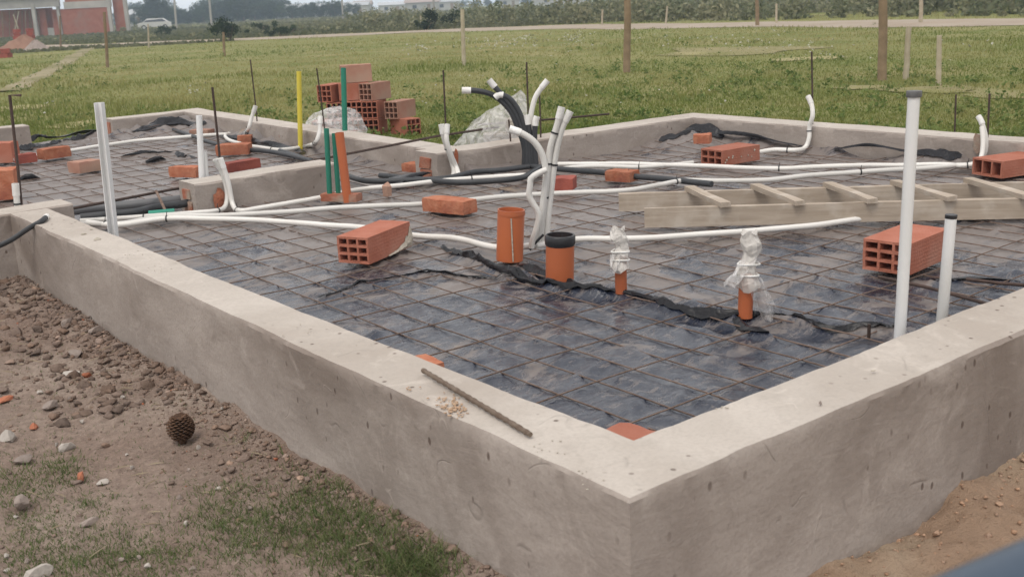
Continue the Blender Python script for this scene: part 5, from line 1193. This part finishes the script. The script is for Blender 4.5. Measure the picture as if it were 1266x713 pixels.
slab('wall', 141.2, 154, -3, 42, .9, 1.3, M_HB); slab('column', 154.2, 158, -16, 42, .8, 1.4, M_CONC); slab('wall', 141.2, 154, -16, -5, .92, 1.3, M_HB); slab('ring_beam', 141.2, 154, -5, -3, .85, 1.35, M_CONC)
slab('column', 75.5, 78.8, -4, 48, -.15, .35, M_CONC); slab('column', 46, 50, 4, 49, -.4, 0., M_CONC)
slab('porch_beam', -40, 75, 3, 14, -.35, .1, M_CONC, slope=-.03); slab('porch_roof', -40, 76, -1, 2.6, -.6, 4, M_ROOF, slope=-.03)
slab('parapet', 50, 75, -12, -1.5, .1, .3, M_HB); slab('rear_wall', -40, 56, 14.5, 49, 3.2, 3.5, M_HB); slab('wall', 50.5, 58, 12, 48, .6, .8, M_HB); slab('wall', 66, 75, 12, 48, .6, .8, M_HB); slab('sill_wall', 58.3, 65.8, 35, 48, .6, .8, M_WALLP)
for sx_, px in enumerate((2, 7, 13, 18, 23, 28, 31, 35, 38, 42, 44)):
    a = hv_(px+random.uniform(-2, 2), 52-px*.0488, .1+(sx_ % 3)*.9); t = hv_(px, 13.5, .1+(sx_ % 3)*.9); MB().tube([a, (a+t)/2, t], .055, 6).obj('prop', M_POST, house)
for (a_, b_) in (((18, 52), (26, 14)), ((30, 50), (19, 18)), ((38, 51), (52, 60))):
    a = hv_(*a_, -.6); t = hv_(*b_, -.6); MB().tube([a, t], .06, 6).obj('brace', M_POSTP, house)
# rubble and brick heap in front of it
hp2 = far(30, 62)
def heap(name, c, rx, ry, h, m, label, cat, seed, n=16):
    V = [(c[0], c[1], c[2]+h)]; f = []
    for i in range(1, n//2+1):
        t = i/(n//2)
        for j in range(n):
            a = j*2*math.pi/n; q = .8+.5*float(vn(np.array(a*2+seed), np.array(t*3), seed)); x = c+rt*math.cos(a)*rx*t*q+fh*math.sin(a)*ry*t*q
            V.append((x[0], x[1], c[2]-.08+(h+.08)*(1-t)**1.2*(.7+.6*float(vn(np.array(a*3), np.array(t*5), seed+1)))))
    for j in range(n): f.append((0, 1+j, 1+(j+1) % n))
    for i in range(n//2-1):
        for j in range(n): f.append((1+i*n+j, 1+(i+1)*n+j, 1+(i+1)*n+(j+1) % n, 1+i*n+(j+1) % n))
    o = mk(name, V, f, m, smooth=40, loc=c); tag(o, label, cat)
heap('earth_heap', hp2, 1.9, 1.1, .85, mat('orange_soil', (.27, .16, .115), (.22, .125, .09), 1.5, .95, .1, .5, 8), 'orange soil heap in front of the unfinished house', 'earth heap', 4)
heap('sand_heap', far(44, 63), 1.0, .8, .55, M_STONED, 'low grey rubble heap beside the orange soil', 'earth heap', 7)
for i, (x, y, k) in enumerate(((24, 54.5, 3), (40, 53.5, 3), (8, 66, 2))):
    p = far(x, y+6); r0 = empty('brick_stack', p); tag(r0, ('small dark brick stack on the orange soil heap', 'small brick stack at the house side of the soil heap', 'low brick stack at the road edge')[i], 'brick stack')
    for j in range(k): MB().box(p+[0, 0, .55*(i < 2)+.1+j*.2], (.5, .35, .19), .3*j+YAW).obj('brick', M_BRICKD, r0)
# ================================================================== FAR HOUSES AND VEHICLES
def small_house(px, d, w, h, roofh, label, m=M_WALLP, rm=M_ROOF, dep=5.):
    hd = ray(px, 12); hd = hd/math.hypot(hd[0], hd[1]); b = CAM+hd*d; b[2] = float(terr(b[0], b[1])); r0 = empty('far_house', b); tag(r0, label, 'house', 'small pale houses beyond the scrub')
    X_, D_ = rt*w/2, fh*dep
    V = [b-X_, b+X_, b+X_+D_, b-X_+D_]; V = [p-[0, 0, .3] for p in V]+[p+[0, 0, h] for p in V]
    mk('wall', V, [(0, 3, 2, 1), (4, 5, 6, 7), (0, 1, 5, 4), (1, 2, 6, 5), (2, 3, 7, 6), (3, 0, 4, 7)], m, r0)
    o_ = rt*.3; f_ = fh*.3; z = np.array([0, 0, h+.01])
    V = [b-X_-o_-f_+z, b+X_+o_-f_+z, b+X_+o_+D_+f_+z, b-X_-o_+D_+f_+z, b-X_-o_+D_/2+z+[0, 0, roofh], b+X_+o_+D_/2+z+[0, 0, roofh]]
    mk('roof', V, [(0, 1, 5, 4), (2, 3, 4, 5), (0, 4, 3), (1, 2, 5), (0, 3, 2, 1)], rm, r0)
    MB().box(b+rt*(-w*.22)-fh*.02+[0, 0, h*.55], (1.1, .1, .9), YAW-math.pi/2).obj('window', M_GLASS, r0); MB().box(b+rt*(w*.2)-fh*.02+[0, 0, h*.4], (.9, .1, h*.8), YAW-math.pi/2).obj('door', M_POST, r0)
M_TIN = mat('rust_roof', (.30, .24, .21), (.36, .29, .26), 1, .8, .2)
for (px, d, w, h, rh, lb, rm) in ((362, 300, 11, 2.6, 1.0, 'wide pale roofed house at the foot of the wood', M_ROOF), (408, 310, 9, 2.4, 1.0, 'pale house where the wood becomes lower', M_ROOF), (438, 290, 7, 2.4, .9, 'small white house beside the thin utility pole', M_ROOF), (448, 330, 5, 2.6, 1.2, 'narrow white house next to its smaller neighbour', M_TIN),
        (485, 330, 8, 2.2, .9, 'low pale house under the distant trees', M_ROOF), (522, 300, 9, 2.4, .9, 'pale house with a rusty roof beside the dark utility pole', M_TIN), (553, 320, 7, 2.3, .9, 'small pale house beyond the thin meadow post', M_ROOF), (630, 340, 6, 2.2, .8, 'tiny pale house above the scrub', M_ROOF), (690, 300, 14, 2.4, .8, 'long low white shed beyond the scrub', M_ROOF), (800, 320, 10, 2.4, .9, 'white roofed shed above the darkest scrub', M_ROOF), (166, 260, 3.2, 2.6, 1.2, 'small white gabled shed beside the parked vehicle', M_ROOF)):
    small_house(px, d, w, h, rh, lb, M_WALLP, rm)
def car(px, d, label, rz, L=4.4, Wd=1.75, Hh=1.5, van=False):
    hd = ray(px, 30); hd = hd/math.hypot(hd[0], hd[1]); b = CAM+hd*d; b[2] = float(ground_z(b[0], b[1])); r0 = empty('parked_car', b); tag(r0, label, 'car')
    pr = [(-L/2, .35), (-L/2, .85), (-L*.42, .98), (-L*.33, 1.02), (-L*.2, Hh), (L*.28, Hh*.99), (L*.42, 1.0), (L/2, .9), (L/2, .35)]
    ca, sa = math.cos(rz), math.sin(rz)
    def tr(x, y, z): return (b[0]+x*ca-y*sa, b[1]+x*sa+y*ca, b[2]+z)
    n = len(pr); V = [tr(x, s*Wd/2*(1 if z < 1.03 else .84), z) for s in (-1, 1) for x, z in pr]
    mk('body', V, [tuple(range(n-1, -1, -1)), tuple(range(n, 2*n))]+[(i, (i+1) % n, n+(i+1) % n, n+i) for i in range(n)], M_CAR, r0)
    for s in (-1, 1):
        V = [tr(x, s*(Wd/2*(.99 if z < 1.1 else .855)+.012), z) for x, z in ((-L*.30, 1.04), (-L*.19, Hh-.1), (L*.25, Hh-.1), (L*.36, 1.04))]; mk('window', V, [(0, 1, 2, 3)], M_GLASS, r0)
        for x in (-L*.31, L*.31):
            c0, c1 = np.array(tr(x, s*(Wd/2-.2), .33)), np.array(tr(x, s*(Wd/2+.02), .33)); w = MB().tube([c0, c1], .33, 14).obj('wheel', M_TYRE, r0)
            MB().tube([c1, c1+(c1-c0)*.06], .2, 10).obj('rim', M_ROOF, w)
    for s in (-.6, .6): MB().box(tr(-L/2-.01, s, .72), (.06, .3, .16), rz).obj('headlight', M_GLASS, r0)
car(191, 165, 'white car parked in the grass beyond the unfinished house', YAW-math.pi/2+.25, 4.6)
car(1262, 61, 'dark windowed pale car half hidden by scrub beyond the road', YAW-1.2) if False else None
# ================================================================== TREES AND SCRUB
def leaf_cloud(cent, size, per, ls, r2, flat=.8):
    V = []; T = []
    for c, s in zip(cent, size):
        n = max(8, int(per*s)); d = r2.normal(size=(n, 3)); d /= np.linalg.norm(d, axis=1)[:, None]; rr = s*r2.random((n, 1))**.45
        p = c+d*rr*[1, 1, flat]; a = r2.normal(size=(n, 3)); a /= np.linalg.norm(a, axis=1)[:, None]; b = np.cross(a, r2.normal(size=(n, 3))); b /= np.linalg.norm(b, axis=1)[:, None]+1e-9
        l = ls*r2.uniform(.5, 1.2, (n, 1)); V.append(np.stack([p-a*l, p+b*l*.6, p+a*l, p-b*l*.6], 1).reshape(-1, 3)); T.append(np.repeat(np.clip(r2.normal(.45, .2, n)+.2*r2.normal(), 0, 1), 4))
    V = np.concatenate(V); k = np.arange(len(V)//4)*4; return V, np.stack([k, k+1, k+2, k+3], 1), np.concatenate(T)
def tree_proto(seed, H, spread, m=M_LEAF):
    r2 = np.random.default_rng(seed); root = empty('tree', (0, 0, 0)); mb = MB(); tips = []
    top = np.array([r2.normal()*.3, r2.normal()*.3, H*.62]); mb.tube([(0, 0, -.4), (0.05, 0, H*.18), top*.6, top], [.24, .2, .14, .05], 8)
    for i in range(9):
        a = i*2.4+r2.random(); z = H*r2.uniform(.22, .55); l = spread*r2.uniform(.5, .95); e = np.array([math.cos(a)*l, math.sin(a)*l, z+H*r2.uniform(.08, .3)]); mb.tube([(0, 0, z), e*[.5, .5, 1]+[0, 0, -.25], e], [.1, .07, .025], 6); tips.append(e)
    t = mb.obj('trunk', M_BARK); t.parent = root; t.location = (0, 0, 0)
    cent = tips+[top+[0, 0, H*.15]]+[np.array([r2.normal()*spread*.45, r2.normal()*spread*.45, H*r2.uniform(.10, .92)]) for _ in range(24)]
    size = [r2.uniform(.10, .20)*H for _ in cent]
    V, f, T = leaf_cloud(cent, size, 75, .03*H, r2); V[:, 2] = np.minimum(V[:, 2], H*1.02)
    c = fast('crown', V, f, m, T); c.parent = root; c.location = (0, 0, 0); return root
protos = [tree_proto(200+i, h, s) for i, (h, s) in enumerate(((8, 3.4), (9, 3.0), (7, 3.8), (10, 2.6), (8, 4.2)))]
used_p = [False]*5
def copy_tree(o):
    c = o.copy(); COL.objects.link(c)
    for ch in o.children:
        d = ch.copy(); COL.objects.link(d); d.parent = c; d.matrix_parent_inverse = ch.matrix_parent_inverse.copy()
    return c
def place_tree(px, d, py_top, k, label, group, sw=1.0):
    hd = ray(px, 10); hd = hd/math.hypot(hd[0], hd[1]); b = CAM+hd*d; b[2] = float(terr(b[0], b[1])); H = up(b, px, py_top)[2]-b[2]; Hp = (8, 9, 7, 10, 8)[k]
    o = protos[k] if not used_p[k] else copy_tree(protos[k]); used_p[k] = True
    s = max(.35, H/Hp); o.location = b; o.scale = (s*sw, s*sw, s); o.rotation_euler = (0, 0, random.uniform(0, 6.3)); tag(o, label, 'tree', group)
tl_x = [150, 165, 178, 190, 202, 215, 228, 240, 252, 265, 280, 295, 310, 330, 350, 365, 378, 390, 402, 415, 430]
tl_y = [9, 6, 0, -3, 3, 6, 9, 7, 2, -4, -7, -9, -10, -9, -4, 3, 8, 8, 2, 1, 3]
for i in range(72):
    px = 148+i*4.05+random.uniform(-3, 3); row = i % 3; py = float(np.interp(px, tl_x, tl_y))+(0, 3, 8)[row]+random.uniform(-1.5, 3.5)
    place_tree(px, (330, 290, 255)[row]+random.uniform(-14, 14), py, random.randrange(5), 'dark green tree in the dense wood behind the far field', 'trees of the far wood', 1.25)
for px, py, k, lb in ((186, -4, 3, 'taller pointed tree sticking out of the wood above the parked car'), (199, 0, 1, 'rounded tree beside the taller pointed tree'), (300, -12, 0, 'broad tree crowning the highest part of the wood'), (408, 0, 2, 'broad tree at the low end of the wood')): place_tree(px, 250, py, k, lb, 'trees of the far wood', 1.15)
for i in range(62):
    px = 425+i*7.6+random.uniform(-4, 4); py = float(np.interp(px, [420, 470, 500, 540, 600, 700, 860], [5, 6, 4, 2, 0, -3, -6]))+random.uniform(-2, 3.5)+(3 if i % 2 else 0)
    place_tree(px, (520, 430)[i % 2]+random.uniform(-25, 25), py, random.randrange(5), 'hazy blue green tree in the distant low tree line', 'trees of the distant tree line', 1.3)
def shrub(px, py, w, h, label, seed):
    b = far(px, py); b[2] = gz(b[0], b[1]); r2 = np.random.default_rng(seed); root = empty('roadside_shrub', b); tag(root, label, 'shrub', 'dark shrubs along the dirt road')
    cent = [np.array([r2.normal()*w*.28, r2.normal()*w*.28, h*r2.uniform(.25, .75)]) for _ in range(9)]; V, f, T = leaf_cloud(cent, [r2.uniform(.2, .34)*h for _ in cent], 330, .07, r2)
    V[:, 2] = np.maximum(V[:, 2], 0); c = fast('foliage', V, f, M_LEAF, T); c.parent = root; c.location = (0, 0, 0)
    mb = MB()
    for _ in range(5): e = np.array([r2.normal()*w*.25, r2.normal()*w*.25, h*.6]); mb.tube([(0, 0, -.05), e*.5, e], [.025, .02, .01], 5)
    s = mb.obj('stem', M_BARK); s.parent = root; s.location = (0, 0, 0)
shrub(285, 51, 1.5, 1.4, 'dark round shrub at the roadside near a short stake', 1); shrub(347, 46, 2.2, .7, 'low spreading shrub beside the dirt road', 2); shrub(324, 40, 1.2, .9, 'small dark shrub beyond the road bend', 3); shrub(535, 36.5, 1.6, 1.2, 'dark bush at the road edge beyond the thin meadow post', 4); shrub(526, 38, 1.0, .7, 'smaller bush leaning on the dark roadside bush', 5); shrub(360, 42.5, 1.6, .6, 'flat green shrub past the spreading one', 6); shrub(206, 45, 2.0, .9, 'pale green bush in the grass before the wood', 7)
def scrub():
    r2 = np.random.default_rng(77); C_, S_ = [], []
    rdp = spline([np.array([*p, 0.]) for p in rd], 1.)
    n = 0
    while n < 1350:
        d = 1/(1/38+(1/170-1/38)*r2.random()); px = r2.uniform(120, 1700); h = ray(px, 20); h = h/math.hypot(h[0], h[1]); p = CAM+h*d
        if px < 430 and (d < 66 or r2.random() < .62): continue
        if min(np.hypot(rdp[::2, 0]-p[0], rdp[::2, 1]-p[1])) < 4.2: continue
        # only beyond the road
        k = np.argmin(np.hypot(rdp[:, 0]-p[0], rdp[:, 1]-p[1]))
        if np.hypot(*(rdp[k, :2]-CAM[:2])) > d+1: continue
        big = .35+1.5*float(np.clip(fbm(np.array(p[0]*.11), np.array(p[1]*.11), 201)*2-.55, 0, 1))*(1 if px > 420 else .35); s = big*r2.uniform(.22, .78)
        z = float(terr(p[0], p[1]))
        C_.append(np.array([p[0], p[1], z+s*.45])); S_.append(s); n += 1
        if s > .5: C_.append(np.array([p[0]+r2.normal()*s*.6, p[1]+r2.normal()*s*.6, z+s*1.0])); S_.append(s*.65)
    V, f, T = leaf_cloud(C_, S_, 95, .13, r2, .85); gzv = terr(V[:, 0], V[:, 1]); V[:, 2] = np.maximum(V[:, 2], gzv)
    o = fast('scrub', V, f, M_SCRUB, np.clip(T+.35*(fbm(V[:, 0]*.15, V[:, 1]*.15, 205)-.5)*2, 0, 1)); tag(o, 'grey green scrub and tall weeds beyond the dirt road', kind='stuff')
scrub()
weeds()
# rough low growth across the far field, so the distance is not a bare sheet
def far_tufts():
    r2 = np.random.default_rng(91); n = 60000; rho = 1/(1/60+(1/330-1/60)*r2.random(n)); th = YAW+r2.uniform(R(-40), R(40), n); x = CAM[0]+rho*np.cos(th); y = CAM[1]+rho*np.sin(th)
    rdp = spline([np.array([*p, 0.]) for p in rd], 1.); k = np.ones(n, bool)
    for a, b in zip(rdp[:-1:3], rdp[3::3]): k &= seg_d(a, b, x, y) > 3
    x, y, rho = x[k], y[k], rho[k]; q = fbm(x*.05, y*.05, 301); h = (.12+.5*np.clip(q-.45, 0, 1))*r2.uniform(.5, 1.4, len(x)); o = blades('far_tufts', x, y, h, .10+.0022*rho, np.clip(.5+1.4*(fbm(x*.03, y*.03, 303)-.5)+r2.normal(0, .15, len(x)), 0, 1), .6, M_SCRUB, 12); tag(o, 'rough grass tufts over the far field', kind='stuff')
far_tufts()
# ================================================================== FOREGROUND RAIL
p1 = CAM+ray(1268, 683)*.62; p2 = at(1192, 716, p1[2]); dd = (p1-p2); dd /= np.linalg.norm(dd)
RR = .03; off = np.array([0, 0, -RR*1.0]); ra = p2-dd*.42+off; rb = p1+dd*.55+off
rail = empty('steel_rail', (ra[0], ra[1], gz(ra[0], ra[1]))); tag(rail, 'blurred dark blue painted steel rail in front of the sandy ground', 'rail')
MB().tube([ra, (ra+rb)/2, rb], RR, 20).obj('top_rail', M_STEELBLUE, rail, 50)
for e in (ra, rb): MB().tube([(e[0], e[1], gz(e[0], e[1])-.05), e-[0, 0, RR*.5]], RR*.85, 16).obj('leg', M_STEELBLUE, rail, 50)
# ================================================================== HAZE
hz = MB().box((0, 0, 6), (1900, 1900, 34)).obj('haze', M_WHITE); hz.data.materials.clear()
hm = bpy.data.materials.new('haze_air'); hm.use_nodes = True; nt = hm.node_tree; nt.nodes.clear(); ou = nt.nodes.new('ShaderNodeOutputMaterial'); pv = nt.nodes.new('ShaderNodeVolumePrincipled')
pv.inputs['Color'].default_value = (.66, .80, 1, 1); pv.inputs['Density'].default_value = .0010; nt.links.new(pv.outputs[0], ou.inputs['Volume']); hz.data.materials.append(hm); tag(hz, 'pale blue haze in the distance', kind='stuff')
